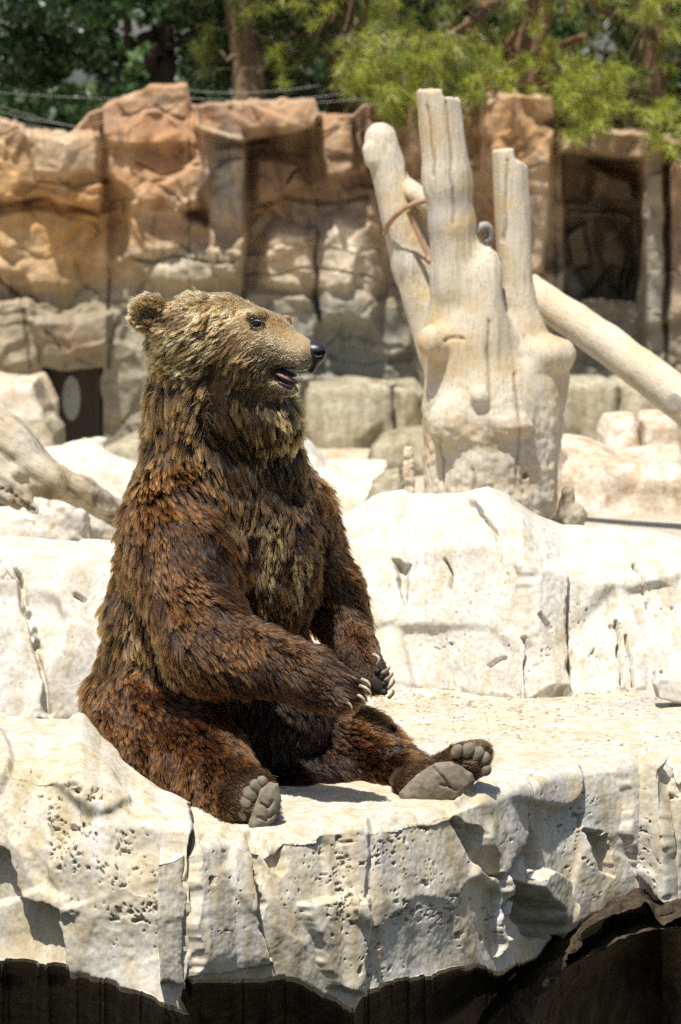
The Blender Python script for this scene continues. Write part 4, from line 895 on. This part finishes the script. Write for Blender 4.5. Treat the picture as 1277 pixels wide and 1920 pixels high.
dirt_dark = np.maximum(dirt_dark, .9 * np.exp(-(((qx - 92) / 16) ** 2 + ((qy - 926) / 18) ** 2))); dirt_dark = np.maximum(dirt_dark, .5 * np.exp(-(((qx - 36) / 9) ** 2 + ((qy - 884) / 10) ** 2)))
for c in ([(-20, 905), (14, 922), (40, 936), (62, 958)], [(-20, 925), (10, 938), (36, 952), (56, 962)], [(20, 916), (26, 940)]):
    m_ = 1 - sstep(0, 3.5, seg_d(qx + 3 * vnoise(p3(qx / 9, qy / 9), 4), qy, c)); amp -= .03 * m_; dirt_dark = np.maximum(dirt_dark, .8 * m_)
tag(link('fallen_trunk', mesh('fallen_trunk', dv + dn * amp[:, None], df, True, {'dirt_dark': dirt_dark}), M_DRIFT), 'weathered grey fallen trunk with a broken fork sloping down behind the back of the bear', 'tree trunk')
# burnt driftwood chunk and the wooden post
KF = Field(P(1025, 1010, 16.2) + np.array([0, -.2, 0]), P(1115, 890, 16.2) + np.array([0, .2, 0]), .006)
KF.cone(P(1056, 990, 16.2), P(1066, 922, 16.2), .045, .026, .03); KF.ell(P(1082, 966, 16.18), (.036, .04, .05), .02); KF.ell(P(1048, 975, 16.2), (.03, .03, .04), .02)
kv, kf = KF.build(1); kn = vnormals(kv, kf); qx, qy = proj(kv)
kv = kv + kn * (.016 * fbm(kv * 22, 1, 4, 3))[:, None]
tag(link('driftwood', mesh('driftwood', kv, kf, True, {'dirt_dark': np.clip((1068 - qx + 14 * fbm(kv * 30, 1, 2, 3)) / 14, 0, 1) * .9}), wood_mat('charred_wood', (.42, .36, .26), (.28, .18, .08), (.055, .032, .015), .8)), 'small half charred knob of driftwood at the right foot of the stump', 'driftwood')
pf = slab('wooden_post', [(756, 950), (757, 846), (760, 838), (772, 837), (776, 846), (778, 950)], 18.9, .05, M_LOG, slope=0, rnd=.012, amp=.004, cell=.1, hpx=1.6, seed=31)
tag(pf, 'short golden wooden post close to the left side of the stump foot', 'post')
# ================================================================== the bear
def unit(v): v = np.asarray(v, float); return v / np.linalg.norm(v)
B = P
PR = []      # a, b, ra, rb, k, flow, length, colour key, (ellipsoid radii or None)
def cone(a, b, ra, rb, k, flow, L, c): PR.append(dict(a=B(*a), b=B(*b), ra=ra, rb=rb, k=k, f=unit(flow), L=L, c=c, e=None))
def ell(c_, r, k, flow, L, c, R=None): PR.append(dict(a=B(*c_), b=B(*c_), ra=0, rb=0, k=k, f=unit(flow), L=L, c=c, e=np.array(r), R=R))
def rot(z, x=0):
    cz, sz, cx, sx = math.cos(z), math.sin(z), math.cos(x), math.sin(x)
    return np.array([[cz, -sz, 0], [sz, cz, 0], [0, 0, 1]]) @ np.array([[1, 0, 0], [0, cx, -sx], [0, sx, cx]])
def roty(a):
    c, s = math.cos(a), math.sin(a); return np.array([[c, 0, s], [0, 1, 0], [-s, 0, c]])
# trunk
ell((334, 1328, 10.85), (.252, .25, .215), .08, (-.25, -.2, -1), .056, 'torso')
ell((398, 1190, 10.77), (.255, .25, .26), .10, (.1, -.1, -1), .056, 'torso')
ell((410, 1010, 10.77), (.215, .215, .22), .10, (.55, 0, -1), .056, 'torso')
cone((345, 905, 10.82), (318, 1150, 10.82), .105, .160, .10, (-.15, -.1, -1), .056, 'back')
cone((390, 730, 10.70), (412, 900, 10.76), .160, .185, .07, (.25, 0, -1), .060, 'neck')
ell((470, 905, 10.70), (.13, .14, .14), .08, (.3, -.1, -1), .048, 'chest')
ell((500, 1050, 10.66), (.14, .12, .20), .07, (.2, -.1, -1), .045, 'chest')
ell((505, 1330, 10.70), (.16, .15, .17), .08, (.2, -.2, -1), .045, 'dark')
cone((408, 850, 10.74), (358, 985, 10.66), .145, .140, .12, (.35, -.1, -1), .054, 'back')
cone((430, 855, 10.78), (520, 970, 10.86), .122, .102, .12, (.55, -.1, -.9), .050, 'shoulder')
# near arm
ell((335, 1010, 10.60), (.128, .125, .19), .10, (.9, 0, -.7), .056, 'shoulder')
cone((335, 1030, 10.54), (390, 1215, 10.41), .135, .118, .05, (.75, 0, -.85), .042, 'arm')
cone((390, 1215, 10.41), (575, 1262, 10.26), .115, .072, .04, (.75, 0, -.70), .036, 'arm')
cone((575, 1264, 10.26), (634, 1294, 10.24), .072, .060, .03, (.85, 0, -.55), .034, 'paw')
# far arm
ell((540, 985, 10.95), (.112, .12, .16), .10, (.8, -.1, -.5), .056, 'shoulder')
cone((553, 1000, 10.94), (620, 1120, 10.85), .108, .088, .05, (.6, 0, -.8), .042, 'farm')
cone((620, 1120, 10.85), (668, 1215, 10.72), .086, .057, .03, (.45, 0, -.85), .030, 'farm')
cone((672, 1222, 10.70), (698, 1270, 10.66), .052, .047, .02, (.6, 0, -.7), .016, 'fpaw')
# legs
cone((290, 1370, 10.66), (370, 1428, 10.42), .165, .118, .06, (.5, -.5, -.55), .046, 'leg')
cone((370, 1428, 10.42), (452, 1494, 10.12), .112, .075, .05, (.6, -.5, -.45), .040, 'leg')
ell((468, 1507, 10.055), (.076, .064, .080), .03, (.5, -.6, .1), .018, 'foot', roty(-.5))
cone((480, 1375, 10.86), (675, 1408, 10.76), .15, .105, .06, (.75, -.2, -.6), .044, 'leg')
cone((675, 1408, 10.76), (785, 1468, 10.52), .100, .052, .05, (.9, -.2, .10), .044, 'leg')
cone((768, 1475, 10.46), (880, 1428, 10.44), .048, .050, .03, (.9, -.3, .35), .018, 'foot')
cone((870, 1425, 10.44), (898, 1412, 10.44), .046, .036, .02, (.8, -.3, .5), .018, 'foot')
ell((560, 1455, 10.66), (.15, .12, .075), .06, (.5, -.5, -.3), .040, 'dark')
# head
fwd = unit(B(592, 660, 10.48) - B(385, 640, 10.62))
ell((380, 638, 10.63), (.150, .135, .128), .05, (-.75, 0, -.55), .032, 'head')
cone((425, 620, 10.60), (492, 634, 10.55), .094, .076, .04, (-.8, 0, -.35), .018, 'brow')
cone((500, 638, 10.545), (566, 664, 10.492), .068, .046, .03, tuple(-fwd), .007, 'muzzle')
cone((430, 700, 10.60), (460, 680, 10.56), .088, .080, .04, (-.35, 0, -.9), .040, 'cheek')
cone((450, 706, 10.58), (548, 730, 10.50), .058, .018, .02, (-.8, 0, -.4), .010, 'jaw')
ell((512, 788, 10.60), (.066, .082, .082), .05, (.35, 0, -.95), .042, 'throat')
ell((430, 770, 10.58), (.10, .07, .10), .05, (.30, 0, -.95), .058, 'ruff')
# brow ridges
ell((482, 588, 10.492), (.032, .018, .011), .02, (-.8, 0, -.2), .012, 'brow')
ell((536, 604, 10.60), (.022, .020, .022), .015, (-.8, 0, .2), .012, 'brow')
# ears
ell((279, 588, 10.583), (.056, .027, .057), .015, (-.75, 0, .45), .018, 'ear', rot(.30))
cone((292, 598, 10.60), (330, 615, 10.62), .032, .05, .02, (-.75, 0, .3), .016, 'head')
ell((318, 600, 10.86), (.050, .026, .048), .02, (-.75, 0, .55), .022, 'ear', rot(-.3))
allp = np.concatenate([[p['a'], p['b']] for p in PR])
F = Field(allp.min(0) - .31, allp.max(0) + .31, .0095)
for p in PR:
    if p['e'] is not None: F.ell(p['a'], p['e'], p['k'], p.get('R'))
    else: F.cone(p['a'], p['b'], p['ra'], p['rb'], p['k'])
# ear hollow, mouth slit, paw palm
F.cut_cone(B(279, 592, 10.550), B(293, 602, 10.540), .026, .028, .010)
F.cut_cone(B(518, 696, 10.42), B(580, 714, 10.42), .007, .015, .006)
F.cut_cone(B(518, 696, 10.56), B(584, 714, 10.56), .007, .015, .006)
F.cut_cone(B(520, 697, 10.42), B(522, 698, 10.56), .008, .008, .006)
F.cut_cone(B(550, 706, 10.42), B(552, 707, 10.56), .011, .011, .006)
# flatten on the ground
zz = F.lo[2] + F.h * np.arange(F.n[2]); F.d = np.maximum(F.d, (0.004 - zz)[None, None, :].astype(np.float32))
bv, bf = F.build(2)
M_SKIN, _nt, _b = mat('bear_skin'); _nt.links.new(attr(_nt, 'col').outputs['Color'], _b.inputs['Base Color']); _b.inputs['Roughness'].default_value = .85; _b.inputs['Specular IOR Level'].default_value = .1
# flood: keep the largest connected piece only
def largest(v, f):
    lab = np.arange(len(v))
    while True:
        m = lab[f].min(1); new = lab.copy()
        for k in range(4): np.minimum.at(new, f[:, k], m)
        new = new[new]
        if (new == lab).all(): break
        lab = new
    u, c = np.unique(lab, return_counts=True); keep = lab == u[c.argmax()]
    idx = np.cumsum(keep) - 1; f = f[keep[f].all(1)]
    return v[keep], idx[f]
bv, bf = largest(bv, bf)
bear = link('bear', mesh('bear', bv, bf), M_SKIN)
tag(bear, 'big brown bear sitting upright on the pale rock ledge with its mouth a little open', 'bear')
MATW['bear'] = bear.matrix_basis.copy()
bpx, bpy_ = proj(bv); bn = vnormals(bv, bf)
VIEW = np.array([0, 0, CAM_Z])
def surf(px, py, r=7):
    """point of the bear's skin seen at a photo pixel"""
    m = np.hypot(bpx - px, bpy_ - py) < r
    if not m.any(): m = np.hypot(bpx - px, bpy_ - py) < r * 3
    q = bv[m]; near = q[:, 1] < q[:, 1].min() + .02
    return q[near].mean(0)

# ------------------------------------------------------------------ bare parts
M_PAD = plain_mat('paw_pad_skin', (.24, .205, .15), .8, .25, c2=(.11, .092, .066), scale=55, bd=.003)
M_NOSE = plain_mat('nose_skin', (.012, .012, .014), .38, .5, c2=(.022, .021, .024), scale=400, bd=.0008)
M_CLAW = plain_mat('claw_horn', (.42, .35, .24), .4, .5, c2=(.28, .22, .14), scale=90, bd=.0003)
M_LIP = plain_mat('lip_skin', (.018, .014, .014), .35, .5, c2=(.03, .02, .02), scale=200)
M_TONGUE = plain_mat('tongue_flesh', (.26, .15, .155), .5, .4, c2=(.15, .08, .08), scale=150)
M_EYE = plain_mat('eye_ball', (.020, .010, .005), .06, .8, c2=(.012, .006, .004), scale=300, bd=0)
M_TOOTH = plain_mat('tooth_enamel', (.70, .62, .45), .3, .5, scale=100, bd=0)
def bblob(*a, **k): return blob(*a, parent=bear, **k)
bare = []    # (centre, radius): no fur here
# eyes
e = surf(482, 607) + np.array([0, -.001, 0]); bblob('eye', e, (.0120, .009, .0098), M_EYE); bare.append((e, .0165)); bare.append((e + np.array([.012, 0, -.002]), .009)); bare.append((e + np.array([-.013, 0, -.002]), .010))
lid = [surf(482 + a, 607 + b_) + np.array([0, -.009, 0]) for a, b_ in ((-14, 3), (-9, -4), (0, -6), (9, -4), (14, 3))]
tube('eyelid', lid, [.002, .0038, .0045, .0038, .002], M_LIP, bear)
lid = [surf(482 + a, 607 + b_) + np.array([0, -.006, 0]) for a, b_ in ((-14, 3), (-7, 7), (1, 8), (9, 6), (14, 3))]
tube('eyelid', lid, [.0012, .0022, .0025, .0022, .0012], M_LIP, bear)
# nose
NF = Field(B(592, 664, 10.49) - .09, B(592, 664, 10.49) + .09, .0035)
NF.ell(B(588, 659, 10.492), (.034, .038, .029), .02, roty(.45)); NF.ell(B(598, 661, 10.474), (.020, .018, .022), .012); NF.ell(B(599, 662, 10.510), (.020, .018, .022), .012)
NF.cone(B(592, 670, 10.485), B(584, 692, 10.490), .019, .011, .015)
NF.cut_cone(B(592, 664, 10.455), B(603, 662, 10.468), .004, .008, .006); NF.cut_cone(B(604, 664, 10.52), B(606, 663, 10.49), .004, .006, .006)
nv, nf = NF.build(1); link('nose', mesh('nose', nv, nf), M_NOSE, bear); bare.append((B(591, 662, 10.49), .040))
# mouth
up = [(508, 684), (520, 690), (535, 695), (552, 697), (568, 696), (578, 691)]
lo_ = [(508, 686), (515, 701), (527, 714), (545, 723), (562, 727), (573, 722)]
ptu = [surf(a, b_ - 3) + np.array([0, .001, 0]) for a, b_ in up]; ptl = [surf(a, b_ + 4) + np.array([0, .001, 0]) for a, b_ in lo_]
tube('upper_lip', ptu, [.003, .0045, .005, .005, .0045, .004], M_LIP, bear); tube('lower_lip', ptl, [.003, .006, .0065, .0065, .006, .004], M_LIP, bear)
bblob('tongue', B(538, 709, 10.50), (.036, .020, .0085), M_TONGUE, roty(.42))
bblob('palate', B(534, 698, 10.53), (.036, .02, .010), M_LIP, roty(.3))
for a, b_, c_ in ((565, 718, 708), (561, 697, 705)):
    tube('tooth', [B(a, b_, 10.488), B(a + 1, (b_ + c_) / 2, 10.487), B(a + 2, c_, 10.488)], [.0035, .0028, .0008], M_TOOTH, bear)
for q in up[1:] + lo_[1:]: bare.append((surf(*q), .006))
# pads: a rounded cushion from an outline
def pad(name, poly, Y, th, tilt=(0, 0), h=.004, creases=(), grow=1.0):
    q = np.array([B(a, b_, Y) for a, b_ in poly]); c = q.mean(0); q = c + (q - c) * grow
    lo, hi = q.min(0) - .03, q.max(0) + .03; lo[1], hi[1] = c[1] - .06, c[1] + .06
    Fd = Field(lo, hi, h); sl, X = Fd.sub(lo, hi)
    x, y, z = X[..., 0], X[..., 1], X[..., 2]
    d2 = poly_d(x[:, :1, :], z[:, :1, :], [(a[0], a[2]) for a in q])
    yc = c[1] + tilt[0] * (x - c[0]) + tilt[1] * (z - c[2])
    cr = 0
    for cpts in creases:
        w_ = [(B(a, b_, Y)[0], B(a, b_, Y)[2]) for a, b_ in cpts]
        cr = cr + .009 * (1 - sstep(0, .006, seg_d(x[:, :1, :], z[:, :1, :], w_)))
    dome = th * np.sqrt(np.clip(1 - np.exp(np.minimum(d2, 0) / .026), 0, 1)) - .004
    d = np.maximum(np.abs(y - yc) - dome + cr, d2) + .0034 * fbm(X * 55, 1, 3, 4)
    Fd.d[sl] = d; v, f = Fd.build(2)
    return link(name, mesh(name, v, f), M_PAD, bear)
pad('sole_pad', [(488, 1485), (503, 1473), (519, 1476), (524, 1503), (515, 1533), (494, 1551), (474, 1552), (469, 1540), (477, 1516)], 9.984, .030, (.10, .10), .0035, [[(490, 1505), (505, 1512), (512, 1500)], [(500, 1512), (503, 1530)], [(484, 1530), (500, 1536), (514, 1524)]], 1.18)
pad('sole_pad', [(752, 1504), (751, 1483), (782, 1452), (817, 1430), (858, 1428), (886, 1450), (890, 1464), (882, 1484), (862, 1496), (821, 1507)], 10.395, .030, (.10, -.05), .0035, [[(812, 1438), (830, 1455), (843, 1474), (856, 1480)], [(843, 1474), (826, 1468)]], 1.05)
for a, b_, r in ((492, 1463, .014), (481, 1472, .0175), (470, 1487, .020), (462, 1503, .020), (456, 1524, .017)):
    c = B(a, b_ + 2, 9.992 + .00035 * (490 - a)); bblob('toe_pad', c, (r * .98, r * .62, r * 1.14), M_PAD, roty(-.75), 12, .10); bare.append((c, r * 1.0))
for a, b_, r in ((857, 1409, .018), (877, 1407, .020), (895, 1414, .020), (908, 1423, .018), (911, 1444, .016)):
    c = B(a, b_, 10.385 + .00035 * (a - 857)); bblob('toe_pad', c, (r * .92, r * .62, r * 1.15), M_PAD, roty(.5), 12, .10); bare.append((c, r * .9))
for a, b_, r in ((500, 1500, .036), (496, 1530, .030), (508, 1482, .020)): bare.append((B(a, b_, 9.99), r))
for a, b_, r in ((778, 1485, .026), (800, 1472, .038), (835, 1468, .050), (862, 1460, .038)): bare.append((B(a, b_, 10.40), r))
# palm of the far paw
bblob('palm_pad', B(712, 1283, 10.612), (.024, .014, .032), plain_mat('palm_skin', (.035, .028, .022), .7, .3), roty(-.4))
for a, b_ in ((708, 1258), (716, 1268), (720, 1282), (720, 1297)):
    c = B(a, b_, 10.607); bblob('toe_pad', c, (.011, .012, .011), bpy.data.materials['palm_skin']); bare.append((c, .012))
bare.append((B(712, 1283, 10.61), .030))
# claws
def claw(p0, p1, Y0, Y1, bow, r=.0055):
    a, b_ = B(*p0, Y0), B(*p1, Y1); t = np.linspace(0, 1, 9)[:, None]
    pts = a * (1 - t) + b_ * t + np.asarray(bow) * (4 * t * (1 - t))
    tube('claw', pts, r * (1 - t[:, 0] ** 2.2 * .85), M_CLAW, bear, 8)
for p0, p1, Y in (((678, 1274), (693, 1297), 10.215), ((674, 1286), (696, 1311), 10.205), ((664, 1302), (684, 1324), 10.20), ((640, 1313), (660, 1337), 10.190)):
    claw(p0, p1, Y, Y - .012, (.009, -.008, .007), .0050)
for p0, p1 in (((699, 1227), (704, 1247)), ((715, 1263), (729, 1249)), ((722, 1276), (734, 1259)), ((727, 1291), (736, 1271)), ((729, 1308), (733, 1292))):
    claw(p0, p1, 10.60, 10.585, (.010, -.006, .004) if p0[1] > 1240 else (.014, -.006, .004), .0055)

# ------------------------------------------------------------------ fur
PAL = dict(   # root, tip (hair colour)
    torso=((.010, .005, .002), (.40, .165, .038)), back=((.012, .005, .002), (.46, .21, .050)), neck=((.016, .007, .003), (.50, .25, .070)),
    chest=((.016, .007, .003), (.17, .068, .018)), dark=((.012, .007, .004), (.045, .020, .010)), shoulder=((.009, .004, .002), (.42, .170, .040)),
    arm=((.016, .007, .003), (.29, .112, .028)), paw=((.030, .016, .009), (.150, .075, .035)), farm=((.014, .006, .003), (.30, .112, .026)), fpaw=((.028, .014, .008), (.11, .055, .025)),
    leg=((.014, .006, .003), (.29, .108, .024)), foot=((.050, .028, .014), (.17, .10, .05)), head=((.055, .028, .009), (.64, .40, .15)), brow=((.17, .10, .038), (.62, .41, .18)),
    muzzle=((.22, .15, .075), (.56, .405, .21)), cheek=((.035, .017, .006), (.34, .18, .052)), jaw=((.20, .14, .07), (.40, .29, .15)), throat=((.022, .011, .004), (.66, .40, .115)),
    ruff=((.014, .007, .003), (.54, .29, .080)), ear=((.14, .08, .035), (.42, .25, .10)))
PATCH = [  # colour patches on the coat, some painted sunlight: pixel, radius px, root, tip, strength
    (503, 1035, 17, 70, (.20, .12, .035), (.62, .44, .15), .95), (560, 1075, 11, 48, (.18, .11, .035), (.56, .40, .14), .85), (470, 975, 60, 18, (.08, .05, .02), (.36, .22, .08), .6),
    (240, 1170, 50, 80, (.06, .03, .012), (.36, .20, .075), .6), (450, 800, 30, 40, (.14, .08, .03), (.50, .33, .12), .7), (700, 1215, 20, 16, (.12, .06, .03), (.34, .19, .09), .6),  # golden side of the back painted where the sun strikes
    (800, 1385, 45, 35, (.06, .025, .008), (.32, .135, .035), .7), (481, 606, 13, 7, (.03, .02, .01), (.09, .055, .03), .8), (462, 613, 14, 7, (.05, .03, .012), (.16, .10, .05), .6), (440, 676, 58, 62, (.035, .017, .006), (.30, .165, .055), .8), (560, 655, 30, 25, (.36, .28, .18), (.46, .38, .26), .5),  # golden knee tips painted as rim light
    (288, 600, 22, 20, (.012, .006, .003), (.06, .03, .012), .97), (254, 585, 12, 40, (.20, .13, .06), (.62, .41, .18), .8), (280, 552, 30, 9, (.20, .13, .06), (.62, .41, .18), .8), (600, 1430, 130, 60, (.012, .006, .004), (.050, .021, .010), .75),  # ear rim painted sunlit; ear hollow and crotch coloured darker
    (470, 1300, 110, 60, (.012, .007, .004), (.060, .026, .012), .7), (400, 850, 130, 45, (.010, .005, .002), (.20, .095, .030), .75), (690, 1450, 60, 40, (.016, .009, .005), (.07, .034, .016), .6)]  # darker hair under the forearm, below the neck and along the leg
def pigment(Q):
    """blend of root and tip pigment over the body at points Q"""
    W_ = np.zeros((len(Q), len(PR)), np.float32)
    for i, p in enumerate(PR):
        d = ell_d(Q, p['a'], p['e'], p.get('R')) if p['e'] is not None else cone_d(Q, p['a'], p['b'], p['ra'], p['rb'])
        W_[:, i] = np.exp(-np.clip(d + .02, 0, None) / .018)
    return W_ / (W_.sum(1, keepdims=True) + 1e-12)
_W = pigment(bv); _k = np.array([1. if p['c'] == 'muzzle' else .35 if p['c'] in ('brow', 'jaw') else 0 for p in PR])
_c = _W @ np.array([np.array(PAL[p['c']][0]) * (1 - _f) + np.array(PAL[p['c']][1]) * .5 * _f for p, _f in zip(PR, _k)])
_a = bear.data.attributes.new('col', 'FLOAT_COLOR', 'POINT'); _a.data.foreach_set('color', np.concatenate([_c, np.ones((len(bv), 1))], 1).astype(np.float32).ravel())
NH, K = 520000, 7
rng = np.random.default_rng(11)
tri = np.concatenate([bf[:, [0, 1, 2]], bf[:, [0, 2, 3]]])
A0, A1, A2 = bv[tri[:, 0]], bv[tri[:, 1]], bv[tri[:, 2]]
cr = np.cross(A1 - A0, A2 - A0); area = np.linalg.norm(cr, axis=1) / 2
cen = (A0 + A1 + A2) / 3; tn = cr / (area[:, None] * 2 + 1e-12)
tn *= np.sign((tn * bn[tri[:, 0]]).sum(1, keepdims=True))
vd = VIEW - cen; vd /= np.linalg.norm(vd, axis=1, keepdims=True)
facing = (tn * vd).sum(1)
hx, hy = proj(cen); headm = np.clip((830 - hy) / 60, 0, 1)
wgt = area * np.where(facing > -.25, 1.0, .28) * (1 + 1.6 * headm)
wgt[cen[:, 2] < .012] *= .1
tot = wgt.sum(); ti = rng.choice(len(tri), NH, p=wgt / tot)
u, v_ = rng.random(NH), rng.random(NH); fl = u + v_ > 1; u[fl] = 1 - u[fl]; v_[fl] = 1 - v_[fl]
R0 = A0[ti] + u[:, None] * (A1 - A0)[ti] + v_[:, None] * (A2 - A0)[ti]
Nn = bn[tri[ti, 0]] * (1 - u - v_)[:, None] + bn[tri[ti, 1]] * u[:, None] + bn[tri[ti, 2]] * v_[:, None]
Nn /= np.linalg.norm(Nn, axis=1, keepdims=True) + 1e-9
keep = np.ones(NH, bool)
for c, r in bare: keep &= np.linalg.norm(R0 - c, axis=1) > r
R0, Nn = R0[keep], Nn[keep]; wt_root = (wgt / area)[ti][keep]; NH = len(R0)
# blend the fields of the body's parts
Wt = pigment(R0)
flow = Wt @ np.array([p['f'] for p in PR]); L = Wt @ np.array([p['L'] for p in PR])
croot = Wt @ np.array([PAL[p['c']][0] for p in PR]); ctip = Wt @ np.array([PAL[p['c']][1] for p in PR])
rx, ry = proj(R0)
# hair length falls from cheek to nose tip
mz = sstep(430, 540, rx) * (ry < 742) * (rx > 420); L = L * (1 - .5 * mz) + .0022 * mz
wob = np.stack([fbm(R0 * 7, 1, 2, s) for s in (1, 2, 3)], -1)
flow = flow + .55 * wob * np.clip((L - .012) / .03, 0, 1)[:, None]
flow -= Nn * (flow * Nn).sum(1, keepdims=True); flow /= np.linalg.norm(flow, axis=1, keepdims=True) + 1e-9
for (x, y, ax, ay, r_, t_, s_) in PATCH:
    q = np.exp(-(((rx - x + 14 * wob[:, 0]) / ax) ** 2 + ((ry - y + 14 * wob[:, 1]) / ay) ** 2)) * s_
    q = (q * (R0[:, 1] < 10.98))[:, None]
    croot = croot * (1 - q) + np.array(r_) * q; ctip = ctip * (1 - q) + np.array(t_) * q
# locks: fine tips gathered into larger wet-looking tufts
def seeds(spacing, stretch=.34):
    """random subset of roots about one per spacing^2 of skin"""
    dens = tot / (len(keep) * 1.0)                      # weighted area per root
    pr = np.clip(dens * hw / spacing ** 2, 0, 1)
    ci = np.flatnonzero(rng.random(NH) < pr)
    kd = kdtree.KDTree(len(ci))
    for j, i in enumerate(ci): kd.insert(R0[i], j)
    kd.balance()
    # nearest seed measured in a space squeezed along the hair, so locks come out long and narrow
    J = np.array([[j for _, j, _ in kd.find_n(r, 7)] for r in (R0 + rng.normal(0, .10, R0.shape) * spacing[:, None]).tolist()])
    best = np.full(NH, 1e9); own = np.zeros(NH, np.int64)
    for k in range(J.shape[1]):
        dl = R0[ci[J[:, k]]] - R0; al = (dl * flow).sum(1); d2 = (dl ** 2).sum(1) - al ** 2 * (1 - stretch ** 2)
        m = d2 < best; best[m] = d2[m]; own[m] = J[m, k]
    return ci, own
hw = 1 / np.clip(wt_root, .05, None)
Lk = np.clip(L, .008, .06)
c1, own1 = seeds(.0018 + .215 * Lk)          # small locks
c2, own2 = seeds(.012 + 1.3 * Lk, .8)           # tufts
n1, n2 = len(c1), len(c2)
CLK = dict(arm=.70, farm=.66, leg=.62, paw=.6, foot=.4, dark=.5, chest=.75, fpaw=.3, muzzle=.25, jaw=.4, ear=.55, brow=.7)
LFT = dict(head=.34, brow=.26, muzzle=.22, jaw=.3, cheek=.42, ear=.6, foot=.5, arm=.55, farm=.6, paw=.4, neck=.55, ruff=.55)
clump = Wt @ np.array([CLK.get(p['c'], 1.0) for p in PR]); lift_h = Wt @ np.array([LFT.get(p['c'], .90) for p in PR])
def curve(root, nrm, fl_, ln, lift, grav=.30):
    pts = [root]; t = np.linspace(0, 1, K); p = root
    for s in t[1:]:
        dr = nrm * (lift * (1 - .85 * s))[:, None] + fl_ + np.array([0, 0, -grav]) * s
        dr /= np.linalg.norm(dr, axis=1, keepdims=True); p = p + dr * (ln / (K - 1))[:, None]; pts.append(p)
    return np.stack(pts, 1)
lift_base = .72
t_len = rng.uniform(.72, 1.22, n2); t_dir = rng.normal(0, .26, (n2, 3)); t_lift = rng.uniform(.5, 1.5, n2); t_br = np.exp(rng.normal(0, .28, n2))
l_len = rng.uniform(.62, 1.25, n1); l_dir = rng.normal(0, .16, (n1, 3)); l_lift = rng.uniform(.6, 1.5, n1); l_br = np.exp(rng.normal(0, .38, n1))
l_t = own2[c1]                               # the tuft a lock belongs to
nrmz = lambda q: q / (np.linalg.norm(q, axis=1, keepdims=True) + 1e-9)
gt = curve(R0[c2], Nn[c2], nrmz(flow[c2] + t_dir * clump[c2][:, None]), L[c2] * t_len, lift_h[c2] * t_lift)
gl = curve(R0[c1], Nn[c1], nrmz(flow[c1] + (t_dir[l_t] + l_dir) * (.35 + .65 * clump[c1][:, None])), L[c1] * t_len[l_t] * l_len, lift_h[c1] * (1 + (t_lift[l_t] * l_lift - 1) * clump[c1]))
s = np.linspace(0, 1, K)
big = np.clip((L - .018) / .03, 0, 1)
gl = gl + (.15 * s ** 1.2)[None, :, None] * (big * clump ** 1.5)[c1][:, None, None] * np.clip(rng.normal(.9, .3, n1), 0, 1.2)[:, None, None] * (gt[l_t] - gl)
fr = nrmz(flow + (t_dir[own2] + l_dir[own1]) * (.35 + .65 * clump[:, None]) + rng.normal(0, .15, (NH, 3)))
hl = L * t_len[own2] * l_len[own1] * rng.uniform(.55, 1.12, NH)
H = curve(R0, Nn, fr, hl, lift_h * (1 + (t_lift[own2] * l_lift[own1] - 1) * clump) * rng.uniform(.6, 1.4, NH))
amt = np.clip(rng.normal(.80, .22, NH), 0, 1.0); amt[rng.random(NH) < .14] *= rng.uniform(.1, .6)
pull = (.95 * s ** .75)[None, :, None] * amt[:, None, None]
tight = (np.clip((L - .004) / .014, .0, 1) * clump)[:, None, None]
H = H + pull * tight * (gl[own1] - H)
H[..., 2] = np.maximum(H[..., 2], .004)
br = (t_br[own2] * l_br[own1]) ** (.4 + .6 * clump) * np.exp(rng.normal(0, .18, NH))
sh = (s[None] ** (1.2 + 1.6 * np.clip((L - .02) / .02, 0, 1))[:, None])[..., None]
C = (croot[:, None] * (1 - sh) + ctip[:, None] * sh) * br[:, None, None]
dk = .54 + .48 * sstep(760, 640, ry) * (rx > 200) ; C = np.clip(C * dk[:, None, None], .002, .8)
rad = (np.clip(.00034 + .0085 * L, .00038, .00075)[:, None] * np.array([1, 1, .98, .92, .8, .6, .25])[None]).astype(np.float32)
hc = bpy.data.hair_curves.new('fur'); hc.add_curves([K] * NH)
hc.position_data.foreach_set('vector', H.astype(np.float32).ravel())
a = hc.attributes.get('radius') or hc.attributes.new('radius', 'FLOAT', 'POINT'); a.data.foreach_set('value', rad.ravel())
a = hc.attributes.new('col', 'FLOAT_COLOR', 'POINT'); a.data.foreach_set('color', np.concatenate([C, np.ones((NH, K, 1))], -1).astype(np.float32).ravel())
M_FUR = bpy.data.materials.new('bear_fur'); M_FUR.use_nodes = True; nt = M_FUR.node_tree; nt.nodes.clear()
out = N(nt, 'ShaderNodeOutputMaterial'); hb = N(nt, 'ShaderNodeBsdfHairPrincipled', model='CHIANG', parametrization='COLOR'); at_ = attr(nt, 'col')
nt.links.new(at_.outputs['Color'], hb.inputs['Color']); hb.inputs['Roughness'].default_value = .32; hb.inputs['Radial Roughness'].default_value = .6
hb.inputs['Coat'].default_value = 0; hb.inputs['IOR'].default_value = 1.37; hb.inputs['Random Roughness'].default_value = .2
nt.links.new(hb.outputs[0], out.inputs['Surface'])
fur = link('fur', hc, M_FUR, bear); fur['kind'] = 'stuff'
